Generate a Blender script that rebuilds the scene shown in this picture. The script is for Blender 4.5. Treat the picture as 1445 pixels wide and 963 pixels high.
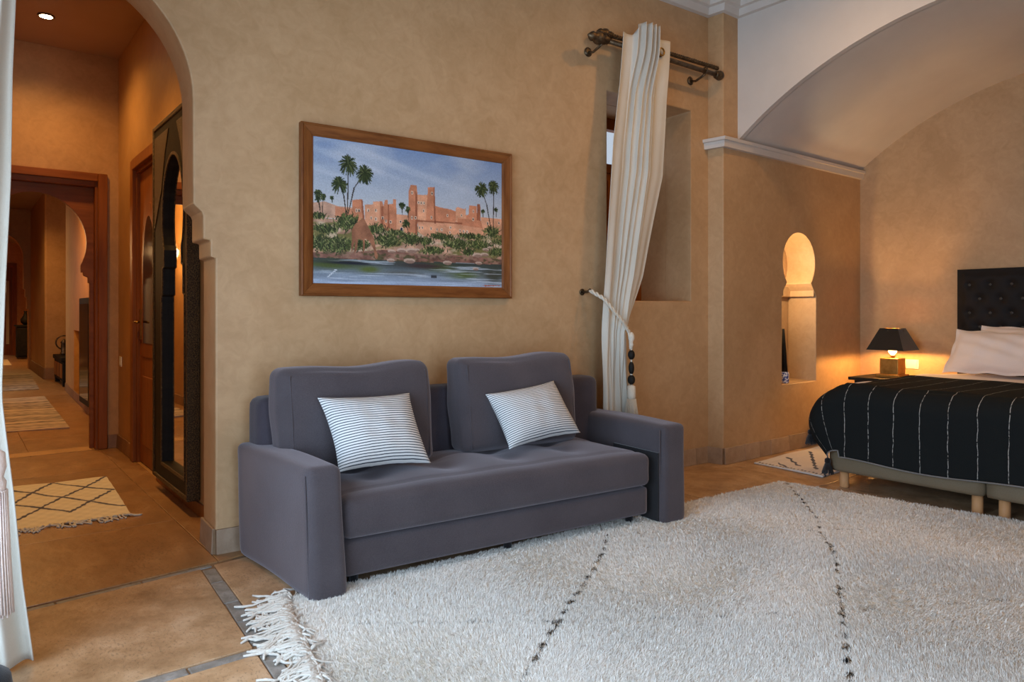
import bpy, bmesh, math, random
import numpy as np
from mathutils import Vector, Matrix
from mathutils.geometry import tessellate_polygon
for o in list(bpy.data.objects): bpy.data.objects.remove(o)
SC = bpy.context.scene
COL = SC.collection
rnd = random.Random(7)
NR = np.random.default_rng(11)

# ------------------------------------------------------------------ camera, sky, lights, exposure
cd = bpy.data.cameras.new('camera'); cam = bpy.data.objects.new('camera', cd); COL.objects.link(cam)
cd.sensor_width = 36.0; cd.lens = 24.988; cd.shift_y = -0.0287; cd.clip_start = 0.02
cam.location = (0, 0, 1.2); cam.rotation_euler = (math.radians(90), 0, math.radians(-38.137))
SC.camera = cam
w = bpy.data.worlds.new('sky'); SC.world = w; w.use_nodes = True
bg = w.node_tree.nodes['Background']; bg.inputs[0].default_value = (0.72, 0.84, 1.0, 1); bg.inputs[1].default_value = 1.0
SC.view_settings.view_transform = 'Standard'; SC.view_settings.look = 'None'
SC.view_settings.exposure = -0.27; SC.view_settings.gamma = 1.0; SC.view_settings.use_curve_mapping = False
SC.cycles.max_bounces = 10; SC.cycles.diffuse_bounces = 6; SC.cycles.sample_clamp_indirect = 4.0

def lamp(name, kind, loc, power, color, size=0.1, rot=None, size_y=None, spot=None, blend=0.5):
    l = bpy.data.lights.new(name, kind); l.energy = power; l.color = color
    if kind == 'AREA':
        l.size = size
        if size_y: l.shape = 'RECTANGLE'; l.size_y = size_y
    else: l.shadow_soft_size = size
    if kind == 'SPOT': l.spot_size = math.radians(spot or 110); l.spot_blend = blend
    o = bpy.data.objects.new(name, l); COL.objects.link(o); o.location = loc
    if rot: o.rotation_euler = rot
    return o
DAY = (0.60, 0.83, 1.12); WARM = (1.0, 0.58, 0.24); HALLW = (1.0, 0.56, 0.18)
# daylight entering by the tall window in the left wall (just outside its panes)
lamp('daylight_left_window', 'AREA', (-0.72, 1.5, 1.28), 195, DAY, 2.2, (0, math.radians(-90), 0), 2.6)
# added daylight from an invented glazed door behind the camera, brightening the picture wall
lamp('added_near_daylight', 'AREA', (0.75, -1.3, 1.25), 95, DAY, 1.4, (math.radians(90), 0, 0), 2.3)
# added warm spots without fixtures, out of view, warming the right side
ADDED_SPOTS = [(4.2, 0.8), (4.0, 2.3), (2.9, 1.2)]
for x, y in ADDED_SPOTS: lamp('added_warm_spot', 'SPOT', (x, y, 3.83), 58, (1.0, 0.57, 0.22), 0.05, (0, 0, 0), spot=160, blend=0.9)
# shaded court outside the curtained window
lamp('daylight_court_window', 'AREA', (4.0, 4.75, 2.2), 9, (0.95, 0.95, 1.0), 1.2, (math.radians(-90), 0, 0), 1.4)
# hall ceiling spots
for k, (x, y, z, p) in enumerate([(0.546, 6.38, 3.36, 29), (0.40, 5.15, 3.40, 60)]):
    lamp('hall_spot', 'SPOT', (x, y, z), p * 2.5, HALLW, 0.05, (0, 0, 0), spot=150 if y > 6 else 105, blend=1.0)
for (x, y, z, p) in [(0.55, 9.6, 3.2, 190), (0.55, 13.9, 3.2, 110), (0.95, 20.0, 2.9, 240), (0.5, 25.6, 2.6, 60)]:
    lamp('corridor_spot', 'SPOT', (x, y, z), p, HALLW, 0.06, (0, 0, 0), spot=150, blend=0.8)
lamp('daylight_corridor', 'AREA', (-0.5, 12.7, 1.9), 14, (0.9, 0.9, 0.9), 0.9, (0, math.radians(-65), 0), 1.6)

# ------------------------------------------------------------------ materials
def nn(nt, t, **kw):
    n = nt.nodes.new(t)
    for k, v in kw.items():
        if k in n.inputs: n.inputs[k].default_value = v
        else: setattr(n, k, v)
    return n
def base_mat(name, rough=0.6, metallic=0.0, spec=0.5):
    m = bpy.data.materials.new(name); m.use_nodes = True
    nt = m.node_tree; b = nt.nodes['Principled BSDF']
    b.inputs['Roughness'].default_value = rough; b.inputs['Metallic'].default_value = metallic
    b.inputs['Specular IOR Level'].default_value = spec
    return m, nt, b
def rgba(c): return (c[0], c[1], c[2], 1)
def mottled(name, c1, c2, scale=3.0, detail=6, rough=0.6, bump=0.0, bscale=60, metallic=0.0, spec=0.4, stretch=(1, 1, 1), contrast=(0.3, 0.7), per_object=0.0, c3=None, sheen=0.0, rv=0.0):
    m, nt, b = base_mat(name, rough, metallic, spec)
    tc = nn(nt, 'ShaderNodeTexCoord'); mp = nn(nt, 'ShaderNodeMapping'); mp.inputs['Scale'].default_value = stretch
    nt.links.new(tc.outputs['Object'], mp.inputs[0])
    n = nn(nt, 'ShaderNodeTexNoise', Scale=scale, Detail=detail, Roughness=0.62)
    nt.links.new(mp.outputs[0], n.inputs['Vector'])
    r = nn(nt, 'ShaderNodeValToRGB'); e = r.color_ramp.elements
    e[0].position, e[1].position = contrast; e[0].color = rgba(c1); e[1].color = rgba(c2)
    if c3: x = e.new(sum(contrast) / 2); x.color = rgba(c3)
    nt.links.new(n.outputs['Fac'], r.inputs[0]); out = r.outputs[0]
    if per_object:
        oi = nn(nt, 'ShaderNodeObjectInfo'); hs = nn(nt, 'ShaderNodeHueSaturation')
        mr = nn(nt, 'ShaderNodeMapRange'); mr.inputs[3].default_value = 1 - per_object; mr.inputs[4].default_value = 1 + per_object
        nt.links.new(oi.outputs['Random'], mr.inputs[0]); nt.links.new(mr.outputs[0], hs.inputs['Value'])
        nt.links.new(out, hs.inputs['Color']); out = hs.outputs[0]
    nt.links.new(out, b.inputs['Base Color'])
    if rv:
        n3 = nn(nt, 'ShaderNodeTexNoise', Scale=scale * 2.3, Detail=3)
        nt.links.new(mp.outputs[0], n3.inputs['Vector'])
        m3 = nn(nt, 'ShaderNodeMapRange'); m3.inputs[3].default_value = rough - rv; m3.inputs[4].default_value = rough + rv
        nt.links.new(n3.outputs['Fac'], m3.inputs[0]); nt.links.new(m3.outputs[0], b.inputs['Roughness'])
    if bump:
        n2 = nn(nt, 'ShaderNodeTexNoise', Scale=bscale, Detail=4)
        nt.links.new(mp.outputs[0], n2.inputs['Vector'])
        bp = nn(nt, 'ShaderNodeBump', Strength=bump, Distance=0.01)
        nt.links.new(n2.outputs['Fac'], bp.inputs['Height']); nt.links.new(bp.outputs[0], b.inputs['Normal'])
    if sheen: b.inputs['Sheen Weight'].default_value = sheen; b.inputs['Sheen Roughness'].default_value = 0.5
    return m
def pitted(m, scale=55, lo=0.60, hi=0.68, dark=0.45):
    # worn stone: scattered darker pits over the slab's own colour
    nt = m.node_tree; b = nt.nodes['Principled BSDF']; src = b.inputs['Base Color'].links[0].from_socket
    tc = nn(nt, 'ShaderNodeTexCoord'); mp = nn(nt, 'ShaderNodeMapping'); mp.inputs['Scale'].default_value = (1, 0.45, 1); nt.links.new(tc.outputs['Object'], mp.inputs[0])
    n = nn(nt, 'ShaderNodeTexNoise', Scale=scale, Detail=3); nt.links.new(mp.outputs[0], n.inputs['Vector'])
    n0 = nn(nt, 'ShaderNodeTexNoise', Scale=2.5, Detail=2); nt.links.new(tc.outputs['Object'], n0.inputs['Vector'])
    ad = nn(nt, 'ShaderNodeMath', operation='MULTIPLY_ADD'); ad.inputs[1].default_value = 0.35; nt.links.new(n0.outputs['Fac'], ad.inputs[0]); nt.links.new(n.outputs['Fac'], ad.inputs[2])
    mr = nn(nt, 'ShaderNodeMapRange'); mr.inputs[1].default_value = lo + 0.17; mr.inputs[2].default_value = hi + 0.17; mr.inputs[3].default_value = 1.0; mr.inputs[4].default_value = dark
    nt.links.new(ad.outputs[0], mr.inputs[0]); hs = nn(nt, 'ShaderNodeHueSaturation'); nt.links.new(mr.outputs[0], hs.inputs['Value']); nt.links.new(src, hs.inputs['Color']); nt.links.new(hs.outputs[0], b.inputs['Base Color'])
def wood(name, c1, c2, scale=6, rough=0.42, axis='Z', bump=0.1):
    st = {'X': (0.12, 1, 1), 'Y': (1, 0.12, 1), 'Z': (1, 1, 0.12)}[axis]
    return mottled(name, c1, c2, scale * 3, 8, rough, bump, 40, stretch=st, contrast=(0.3, 0.72), spec=0.15)
def emit(name, c, s):
    m = bpy.data.materials.new(name); m.use_nodes = True; nt = m.node_tree; nt.nodes.clear()
    e = nn(nt, 'ShaderNodeEmission'); e.inputs[0].default_value = rgba(c); e.inputs[1].default_value = s
    o = nn(nt, 'ShaderNodeOutputMaterial'); nt.links.new(e.outputs[0], o.inputs[0]); return m
def plaster_mat(name, c1, c2, c3, rough=0.5):
    # tadelakt: cloudy trowelled lime plaster, two scales of mottling, trowel relief
    m, nt, b = base_mat(name, rough, 0, 0.35)
    tc = nn(nt, 'ShaderNodeTexCoord')
    n1 = nn(nt, 'ShaderNodeTexNoise', Scale=2.2, Detail=9, Roughness=0.68, Distortion=0.6)
    n2 = nn(nt, 'ShaderNodeTexNoise', Scale=14, Detail=5, Roughness=0.6, Distortion=1.2)
    for n in (n1, n2): nt.links.new(tc.outputs['Object'], n.inputs['Vector'])
    mx = nn(nt, 'ShaderNodeMix', data_type='FLOAT'); mx.inputs[0].default_value = 0.4
    nt.links.new(n1.outputs['Fac'], mx.inputs[2]); nt.links.new(n2.outputs['Fac'], mx.inputs[3])
    r = nn(nt, 'ShaderNodeValToRGB'); e = r.color_ramp.elements
    e[0].position, e[1].position = 0.39, 0.61; e[0].color = rgba(c1); e[1].color = rgba(c3)
    x = e.new(0.5); x.color = rgba(c2)
    nt.links.new(mx.outputs[0], r.inputs[0]); nt.links.new(r.outputs[0], b.inputs['Base Color'])
    mr = nn(nt, 'ShaderNodeMapRange'); mr.inputs[3].default_value = rough - 0.12; mr.inputs[4].default_value = rough + 0.12
    nt.links.new(n2.outputs['Fac'], mr.inputs[0]); nt.links.new(mr.outputs[0], b.inputs['Roughness'])
    bp = nn(nt, 'ShaderNodeBump', Strength=0.12, Distance=0.02)
    nt.links.new(mx.outputs[0], bp.inputs['Height']); nt.links.new(bp.outputs[0], b.inputs['Normal'])
    return m
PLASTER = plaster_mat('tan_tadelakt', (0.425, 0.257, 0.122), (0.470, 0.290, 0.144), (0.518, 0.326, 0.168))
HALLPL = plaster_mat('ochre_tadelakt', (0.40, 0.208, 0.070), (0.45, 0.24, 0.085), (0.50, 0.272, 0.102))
WHITE = mottled('white_gypsum', (0.56, 0.50, 0.435), (0.63, 0.57, 0.50), 1.5, 5, 0.7, 0.05, 30)
HALLCEIL = mottled('hall_ceiling_plaster', (0.42, 0.27, 0.15), (0.47, 0.31, 0.18), 1.5, 4, 0.7)
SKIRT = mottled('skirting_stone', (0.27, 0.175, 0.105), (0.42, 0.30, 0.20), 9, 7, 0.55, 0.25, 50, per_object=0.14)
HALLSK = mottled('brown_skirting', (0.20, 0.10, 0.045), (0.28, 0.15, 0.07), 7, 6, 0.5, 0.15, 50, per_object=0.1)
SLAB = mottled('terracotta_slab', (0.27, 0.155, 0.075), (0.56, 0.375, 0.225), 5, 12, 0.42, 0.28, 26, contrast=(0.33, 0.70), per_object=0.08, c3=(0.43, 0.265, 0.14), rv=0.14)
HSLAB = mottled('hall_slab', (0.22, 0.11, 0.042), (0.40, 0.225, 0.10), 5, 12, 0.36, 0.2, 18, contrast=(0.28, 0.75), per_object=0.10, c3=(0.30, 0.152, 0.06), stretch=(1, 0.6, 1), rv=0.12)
pitted(SLAB, 120, dark=0.70); pitted(HSLAB, 90, dark=0.70)
STRIP = mottled('grey_slate', (0.13, 0.12, 0.10), (0.27, 0.25, 0.225), 16, 6, 0.5, 0.3, 60, per_object=0.2)
GROUT = mottled('grout', (0.17, 0.10, 0.05), (0.25, 0.155, 0.085), 20, 4, 0.9)
DWOOD = wood('dark_red_wood', (0.16, 0.043, 0.006), (0.28, 0.085, 0.014))
DWOODX = wood('dark_red_wood_across', (0.16, 0.043, 0.006), (0.28, 0.085, 0.014), axis='X')
MWOOD = wood('cedar_wood', (0.18, 0.055, 0.012), (0.31, 0.105, 0.026))
FRAMEW = wood('frame_wood_upright', (0.11, 0.034, 0.009), (0.26, 0.092, 0.024), 9, 0.4, 'Z', 0.2)
FRAMEWX = wood('frame_wood_level', (0.11, 0.034, 0.009), (0.26, 0.092, 0.024), 9, 0.4, 'X', 0.2)
BEECH = wood('beech', (0.52, 0.25, 0.10), (0.66, 0.35, 0.155), 5)
BLACKW = mottled('black_wood', (0.008, 0.007, 0.006), (0.018, 0.015, 0.012), 20, 5, 0.6, 0.1, spec=0.15)
BRASS = mottled('worn_brass', (0.30, 0.17, 0.04), (0.50, 0.30, 0.08), 14, 5, 0.38, metallic=1.0)
IRON = mottled('bronzed_iron', (0.04, 0.026, 0.014), (0.16, 0.105, 0.055), 40, 5, 0.42, 0.3, 90, metallic=0.7)
GOLD = mottled('aged_gilt', (0.014, 0.010, 0.006), (0.27, 0.165, 0.06), 170, 4, 0.45, 0.8, 160, metallic=0.5, contrast=(0.42, 0.75))
MIRROR, _, _b = base_mat('mirror_glass', 0.02, 1.0); _b.inputs['Base Color'].default_value = (0.82, 0.80, 0.76, 1)
def fabric(name, c1, c2, scale=260, rough=0.9, bump=0.35, sheen=0.25, tint=(1, 1, 1)):
    m, nt, b = base_mat(name, rough, 0, 0.15)
    tc = nn(nt, 'ShaderNodeTexCoord')
    n = nn(nt, 'ShaderNodeTexNoise', Scale=scale, Detail=3); n2 = nn(nt, 'ShaderNodeTexNoise', Scale=5, Detail=6)
    for q in (n, n2): nt.links.new(tc.outputs['Object'], q.inputs['Vector'])
    mx = nn(nt, 'ShaderNodeMix', data_type='FLOAT'); mx.inputs[0].default_value = 0.5
    nt.links.new(n.outputs['Fac'], mx.inputs[2]); nt.links.new(n2.outputs['Fac'], mx.inputs[3])
    r = nn(nt, 'ShaderNodeValToRGB'); e = r.color_ramp.elements
    e[0].position, e[1].position = 0.3, 0.7; e[0].color = rgba(c1); e[1].color = rgba(c2)
    nt.links.new(mx.outputs[0], r.inputs[0]); nt.links.new(r.outputs[0], b.inputs['Base Color'])
    bp = nn(nt, 'ShaderNodeBump', Strength=bump, Distance=0.003)
    nt.links.new(n.outputs['Fac'], bp.inputs['Height']); nt.links.new(bp.outputs[0], b.inputs['Normal'])
    b.inputs['Sheen Weight'].default_value = sheen
    b.inputs['Sheen Tint'].default_value = rgba(tint)
    return m
SOFA = fabric('mauve_grey_velour', (0.044, 0.035, 0.037), (0.073, 0.060, 0.063), 220, 0.8, 0.4, 0.36, (0.90, 0.82, 0.86))
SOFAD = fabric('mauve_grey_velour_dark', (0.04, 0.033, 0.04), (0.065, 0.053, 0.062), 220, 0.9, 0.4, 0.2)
BLACKF = fabric('black_cloth', (0.006, 0.006, 0.007), (0.012, 0.011, 0.012))
CURT = fabric('ivory_curtain', (0.53, 0.49, 0.405), (0.60, 0.56, 0.475), 300, 0.9, 0.15, 0.1)
SHEET = fabric('white_bedding', (0.70, 0.61, 0.56), (0.78, 0.69, 0.64), 300, 0.85, 0.1, 0.1)
DIVAN = fabric('taupe_faux_leather', (0.165, 0.122, 0.072), (0.20, 0.152, 0.094), 150, 0.55, 0.2, 0.0)
HEADB = fabric('black_headboard', (0.006, 0.005, 0.005), (0.012, 0.010, 0.010), 200, 0.6, 0.3, 0.0)
ROPE = fabric('cream_rope', (0.52, 0.46, 0.36), (0.68, 0.62, 0.51), 120, 0.9, 0.8, 0.1)
PINK = fabric('blush_cord', (0.68, 0.54, 0.46), (0.82, 0.69, 0.61), 120, 0.8, 0.8, 0.2)
WOOLW = fabric('cream_wool', (0.55, 0.49, 0.38), (0.70, 0.63, 0.50), 120, 0.95, 0.9, 0.1)
PLASTIC = mottled('ivory_plastic', (0.72, 0.68, 0.58), (0.76, 0.72, 0.62), 3, 2, 0.4)
CERAMIC = mottled('blue_white_ceramic', (0.03, 0.06, 0.28), (0.75, 0.76, 0.80), 55, 2, 0.25, contrast=(0.44, 0.56))
PALEROOM = mottled('pale_far_room', (0.45, 0.36, 0.20), (0.55, 0.45, 0.28), 2, 3, 0.7)
GREYCAB = mottled('grey_cabinet', (0.25, 0.22, 0.17), (0.32, 0.28, 0.22), 4, 3, 0.6)
SHADEIN = mottled('gold_lining', (0.5, 0.3, 0.1), (0.6, 0.38, 0.14), 10, 3, 0.5)
DARKGLASS, _, _b = base_mat('dark_glass', 0.08); _b.inputs['Base Color'].default_value = (0.006, 0.007, 0.01, 1)
def pane_mat():
    m = bpy.data.materials.new('window_pane'); m.use_nodes = True; nt = m.node_tree; nt.nodes.clear()
    t = nn(nt, 'ShaderNodeBsdfTransparent'); g = nn(nt, 'ShaderNodeBsdfGlossy'); g.inputs['Roughness'].default_value = 0.02
    lw_ = nn(nt, 'ShaderNodeLayerWeight'); lw_.inputs[0].default_value = 0.25
    f = nn(nt, 'ShaderNodeMath', operation='MULTIPLY_ADD'); f.inputs[1].default_value = 0.45; f.inputs[2].default_value = 0.03; nt.links.new(lw_.outputs['Facing'], f.inputs[0])
    mx = nn(nt, 'ShaderNodeMixShader'); o = nn(nt, 'ShaderNodeOutputMaterial')
    nt.links.new(f.outputs[0], mx.inputs[0]); nt.links.new(t.outputs[0], mx.inputs[1]); nt.links.new(g.outputs[0], mx.inputs[2])
    nt.links.new(mx.outputs[0], o.inputs[0]); return m
PANE = pane_mat()
def vcol(name, rough=0.6, sheen=0.0, trans=0.0, spec=0.3):
    m, nt, b = base_mat(name, rough, 0, spec)
    a = nn(nt, 'ShaderNodeVertexColor', layer_name='Col')
    nt.links.new(a.outputs[0], b.inputs['Base Color'])
    if sheen: b.inputs['Sheen Weight'].default_value = sheen
    return m
def uv_stripes(name, base, line, axis, freq, width, wob=0.0, rough=0.9, fine=None, slub=0.0):
    # woven stripes running with the cloth's own UV map
    m, nt, b = base_mat(name, rough, 0, 0.15)
    uv = nn(nt, 'ShaderNodeUVMap'); sp = nn(nt, 'ShaderNodeSeparateXYZ'); nt.links.new(uv.outputs[0], sp.inputs[0])
    no = nn(nt, 'ShaderNodeTexNoise', Scale=9.0, Detail=4); nt.links.new(uv.outputs[0], no.inputs['Vector'])
    ad = nn(nt, 'ShaderNodeMath', operation='MULTIPLY_ADD'); ad.inputs[1].default_value = wob
    nt.links.new(no.outputs['Fac'], ad.inputs[0]); nt.links.new(sp.outputs[axis], ad.inputs[2])
    mu = nn(nt, 'ShaderNodeMath', operation='MULTIPLY'); mu.inputs[1].default_value = freq; nt.links.new(ad.outputs[0], mu.inputs[0])
    fr = nn(nt, 'ShaderNodeMath', operation='FRACT'); nt.links.new(mu.outputs[0], fr.inputs[0])
    lt = nn(nt, 'ShaderNodeMath', operation='LESS_THAN'); nt.links.new(fr.outputs[0], lt.inputs[0])
    lt.inputs[1].default_value = width
    fac = lt.outputs[0]
    if slub:
        n4 = nn(nt, 'ShaderNodeTexNoise', Scale=60.0, Detail=2); nt.links.new(uv.outputs[0], n4.inputs['Vector'])
        g = nn(nt, 'ShaderNodeMapRange'); g.inputs[1].default_value = 0.36; g.inputs[2].default_value = 0.52
        nt.links.new(n4.outputs['Fac'], g.inputs[0])
        m4 = nn(nt, 'ShaderNodeMath', operation='MULTIPLY'); nt.links.new(fac, m4.inputs[0]); nt.links.new(g.outputs[0], m4.inputs[1]); fac = m4.outputs[0]
    mx = nn(nt, 'ShaderNodeMix', data_type='RGBA'); mx.inputs[6].default_value = rgba(base); mx.inputs[7].default_value = rgba(line)
    nt.links.new(fac, mx.inputs[0]); nt.links.new(mx.outputs[2], b.inputs['Base Color'])
    n2 = nn(nt, 'ShaderNodeTexNoise', Scale=300.0); nt.links.new(uv.outputs[0], n2.inputs['Vector'])
    bp = nn(nt, 'ShaderNodeBump', Strength=0.5, Distance=0.003); nt.links.new(n2.outputs['Fac'], bp.inputs['Height'])
    nt.links.new(bp.outputs[0], b.inputs['Normal'])
    return m
TICK = uv_stripes('ticking_stripe', (0.66, 0.65, 0.62), (0.055, 0.062, 0.075), 1, 88.0, 0.33, 0.006)
THROWM = uv_stripes('black_woven_throw', (0.0085, 0.0105, 0.0105), (0.36, 0.35, 0.32), 1, 1 / 0.156, 0.024, 0.02, slub=1)
STRUG = uv_stripes('striped_rag_rug', (0.42, 0.33, 0.22), (0.19, 0.14, 0.10), 1, 13.0, 0.38, 0.09)

# ------------------------------------------------------------------ mesh helpers
class MB:
    def __init__(s): s.v = []; s.f = []
    def add(s, vs, fs):
        n = len(s.v); s.v += [tuple(q) for q in vs]; s.f += [tuple(i + n for i in q) for q in fs]; return s
    def box(s, x0, x1, y0, y1, z0, z1):
        return s.add([(x0, y0, z0), (x1, y0, z0), (x1, y1, z0), (x0, y1, z0), (x0, y0, z1), (x1, y0, z1), (x1, y1, z1), (x0, y1, z1)],
                     [(0, 3, 2, 1), (4, 5, 6, 7), (0, 1, 5, 4), (1, 2, 6, 5), (2, 3, 7, 6), (3, 0, 4, 7)])
    def hexa(s, bot, top):
        n = len(bot)
        return s.add(list(bot) + list(top), [tuple(range(n - 1, -1, -1)), tuple(range(n, 2 * n))] + [(i, (i + 1) % n, n + (i + 1) % n, n + i) for i in range(n)])
    def prism(s, poly, z0, z1):   # plan polygon, counter-clockwise
        return s.hexa([(x, y, z0) for x, y in poly], [(x, y, z1) for x, y in poly])
    def tube(s, pts, rad, n=8, caps=True):
        pts = [Vector(p) for p in pts]; m = len(pts); rads = rad if hasattr(rad, '__len__') else [rad] * m
        vs = []; fs = []; up = Vector((0, 0, 1)); prev = None
        for i, p in enumerate(pts):
            t = (pts[min(i + 1, m - 1)] - pts[max(i - 1, 0)]).normalized()
            a = prev if prev is not None else (up if abs(t.z) < 0.9 else Vector((1, 0, 0)))
            x = (a - t * a.dot(t)).normalized(); prev = x; y = t.cross(x)
            for k in range(n):
                q = 2 * math.pi * k / n; vs.append(p + (x * math.cos(q) + y * math.sin(q)) * rads[i])
        for i in range(m - 1):
            for k in range(n): fs.append((i * n + k, i * n + (k + 1) % n, (i + 1) * n + (k + 1) % n, (i + 1) * n + k))
        if caps: fs += [tuple(range(n - 1, -1, -1)), tuple((m - 1) * n + k for k in range(n))]
        return s.add(vs, fs)
    def lathe(s, prof, c=(0, 0, 0), n=20, axis='Z'):
        vs = []; fs = []; m = len(prof)
        for r, z in prof:
            for k in range(n):
                q = 2 * math.pi * k / n; a, b = r * math.cos(q), r * math.sin(q)
                p = (a, b, z) if axis == 'Z' else ((z, a, b) if axis == 'X' else (a, z, b))
                vs.append((p[0] + c[0], p[1] + c[1], p[2] + c[2]))
        for i in range(m - 1):
            for k in range(n): fs.append((i * n + k, i * n + (k + 1) % n, (i + 1) * n + (k + 1) % n, (i + 1) * n + k))
        fs += [tuple(range(n - 1, -1, -1)), tuple((m - 1) * n + k for k in range(n))]
        return s.add(vs, fs)
    def torus(s, c, R, r, ax='X', n=16, k=8):
        pts = []
        for i in range(n):
            q = 2 * math.pi * i / n
            for j in range(k):
                p = 2 * math.pi * j / k; a = (R + r * math.cos(p)) * math.cos(q); b = (R + r * math.cos(p)) * math.sin(q); h = r * math.sin(p)
                d = {'X': (h, a, b), 'Y': (a, h, b), 'Z': (a, b, h)}[ax]; pts.append((c[0] + d[0], c[1] + d[1], c[2] + d[2]))
        return s.add(pts, [(i * k + j, i * k + (j + 1) % k, ((i + 1) % n) * k + (j + 1) % k, ((i + 1) % n) * k + j) for i in range(n) for j in range(k)])
    def grid(s, P):   # P[i][j] -> point
        n, m = len(P), len(P[0])
        return s.add([P[i][j] for i in range(n) for j in range(m)], [(i * m + j, i * m + j + 1, (i + 1) * m + j + 1, (i + 1) * m + j) for i in range(n - 1) for j in range(m - 1)])
    def mapped(s, f): s.v = [tuple(f(p)) for p in s.v]; return s
    def build(s, name, mat, parent=None, bevel=0, seg=2, smooth=False, subsurf=0, solid=0, angle=35, fix=True):
        me = bpy.data.meshes.new(name); me.from_pydata(s.v, [], s.f); me.update()
        if fix:
            bm = bmesh.new(); bm.from_mesh(me); bmesh.ops.recalc_face_normals(bm, faces=bm.faces[:]); bm.to_mesh(me); bm.free()
        return finish(name, me, mat, parent, bevel, seg, smooth, subsurf, solid, angle)
def finish(name, me, mat, parent=None, bevel=0, seg=2, smooth=False, subsurf=0, solid=0, angle=35):
    if mat: me.materials.append(mat)
    o = bpy.data.objects.new(name, me); COL.objects.link(o)
    if parent: o.parent = parent
    if smooth:
        me.polygons.foreach_set('use_smooth', [True] * len(me.polygons))
    if solid:
        md = o.modifiers.new('solid', 'SOLIDIFY'); md.thickness = solid; md.offset = 0
    if bevel:
        md = o.modifiers.new('bevel', 'BEVEL'); md.width = bevel; md.segments = seg; md.limit_method = 'ANGLE'; md.angle_limit = math.radians(angle)
        md.harden_normals = False
    if subsurf:
        md = o.modifiers.new('sub', 'SUBSURF'); md.levels = subsurf; md.render_levels = subsurf
    return o
def struct(o): o['kind'] = 'structure'; return o
def tag(o, label, cat, group=None):
    o['label'] = label; o['category'] = cat
    if group: o['group'] = group
    return o
def thing(name, label, cat, loc=(0, 0, 0), group=None):
    o = bpy.data.objects.new(name, None); COL.objects.link(o); o.location = loc; o.empty_display_size = 0.1
    return tag(o, label, cat, group)
def put(o):   # part built in world coordinates under an Empty that stands elsewhere
    o.matrix_parent_inverse = Matrix.Translation(-Vector(o.parent.location)); return o
def plate(outer, holes, to3d, depth_vec):
    # flat panel with holes, given thickness along depth_vec; to3d maps (a, b) to a point
    loops = [outer] + holes; mb = MB(); flat = []
    tris = tessellate_polygon([[Vector((a, b, 0)) for a, b in l] for l in loops])
    for l in loops: flat += l
    front = [Vector(to3d(a, b)) for a, b in flat]; d = Vector(depth_vec); n = len(flat)
    vs = front + [p + d for p in front]
    fs = [tuple(t) for t in tris] + [tuple(i + n for i in reversed(t)) for t in tris]
    k = 0
    for l in loops:
        for i in range(len(l)): a, b = k + i, k + (i + 1) % len(l); fs.append((a, b, b + n, a + n))
        k += len(l)
    return mb.add(vs, fs)
def lerp(t, xs, ys): return float(np.interp(t, xs, ys))

# picture wall frame of reference: s along the wall, d out into the room
WO = Vector((1.0, 3.67, 0)); WD = Vector((3.72, -0.173, 0)).normalized(); WN = Vector((WD.y, -WD.x, 0))   # WN points into the room
def W(s, d, z): return WO + WD * s + WN * d + Vector((0, 0, z))

# ------------------------------------------------------------------ room shell
H0 = 3.86
def arc_pts(c, r, a0, a1, n): return [(c[0] + r * math.cos(a0 + (a1 - a0) * i / n), c[1] + r * math.sin(a0 + (a1 - a0) * i / n)) for i in range(n + 1)]
# arch to the hall: pointed keyhole arch on stepped corbels (s, z)
mid = -0.577
half = [(0.017, 0.0), (0.017, 1.466), (-0.006, 1.47), (-0.006, 1.552), (-0.040, 1.556), (-0.040, 1.672), (-0.047, 1.690), (-0.085, 1.726), (-0.087, 2.23)]
cx = -0.087 - 0.638; a_end = math.acos((mid - cx) / 0.638)
half += arc_pts((cx, 2.23), 0.638, 0, a_end, 18)[1:]
arch = half + [(2 * mid - s, z) for s, z in reversed(half[:-1])]
outer = [(-1.35, H0)] + [(-1.35, 0.0)] + list(reversed(arch)) + [(3.76, 0.0), (3.76, H0)]
wf = plate(outer, [[(2.645, 1.28), (3.534, 1.28), (3.534, 2.77), (2.645, 2.77)]], lambda s, z: W(s, 0, z), -WN * 0.26)
wall_far = struct(wf.build('wall_far', PLASTER, bevel=0.008, seg=2, angle=40))
# deep window recess behind the curtain
rec = MB()
def wbox(mb, s0, s1, d0, d1, z0, z1):
    return mb.hexa([W(s0, d0, z0), W(s1, d0, z0), W(s1, d1, z0), W(s0, d1, z0)], [W(s0, d0, z1), W(s1, d0, z1), W(s1, d1, z1), W(s0, d1, z1)])
wbox(rec, 2.50, 2.645, -0.66, -0.26, 1.1, 2.95); wbox(rec, 3.534, 3.70, -0.66, -0.26, 1.1, 2.95)
wbox(rec, 2.645, 3.534, -0.66, -0.26, 1.1, 1.28); wbox(rec, 2.645, 3.534, -0.66, -0.26, 2.77, 2.95)
struct(rec.build('wall_window_reveal', PLASTER))
win = MB(); wbox(win, 2.645, 2.73, -0.60, -0.53, 1.28, 2.77); wbox(win, 3.43, 3.534, -0.60, -0.53, 1.28, 2.77)
wbox(win, 2.73, 3.43, -0.60, -0.53, 1.28, 1.40); wbox(win, 2.73, 3.43, -0.60, -0.53, 2.68, 2.77)
win1 = struct(win.build('window_1', DWOOD, bevel=0.004))
q = MB(); wbox(q, 3.06, 3.11, -0.595, -0.535, 1.40, 2.68); q.build('mullion', DWOOD, win1)
q = MB(); wbox(q, 2.73, 3.43, -0.595, -0.535, 2.33, 2.40); q.build('transom', DWOODX, win1)
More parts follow.
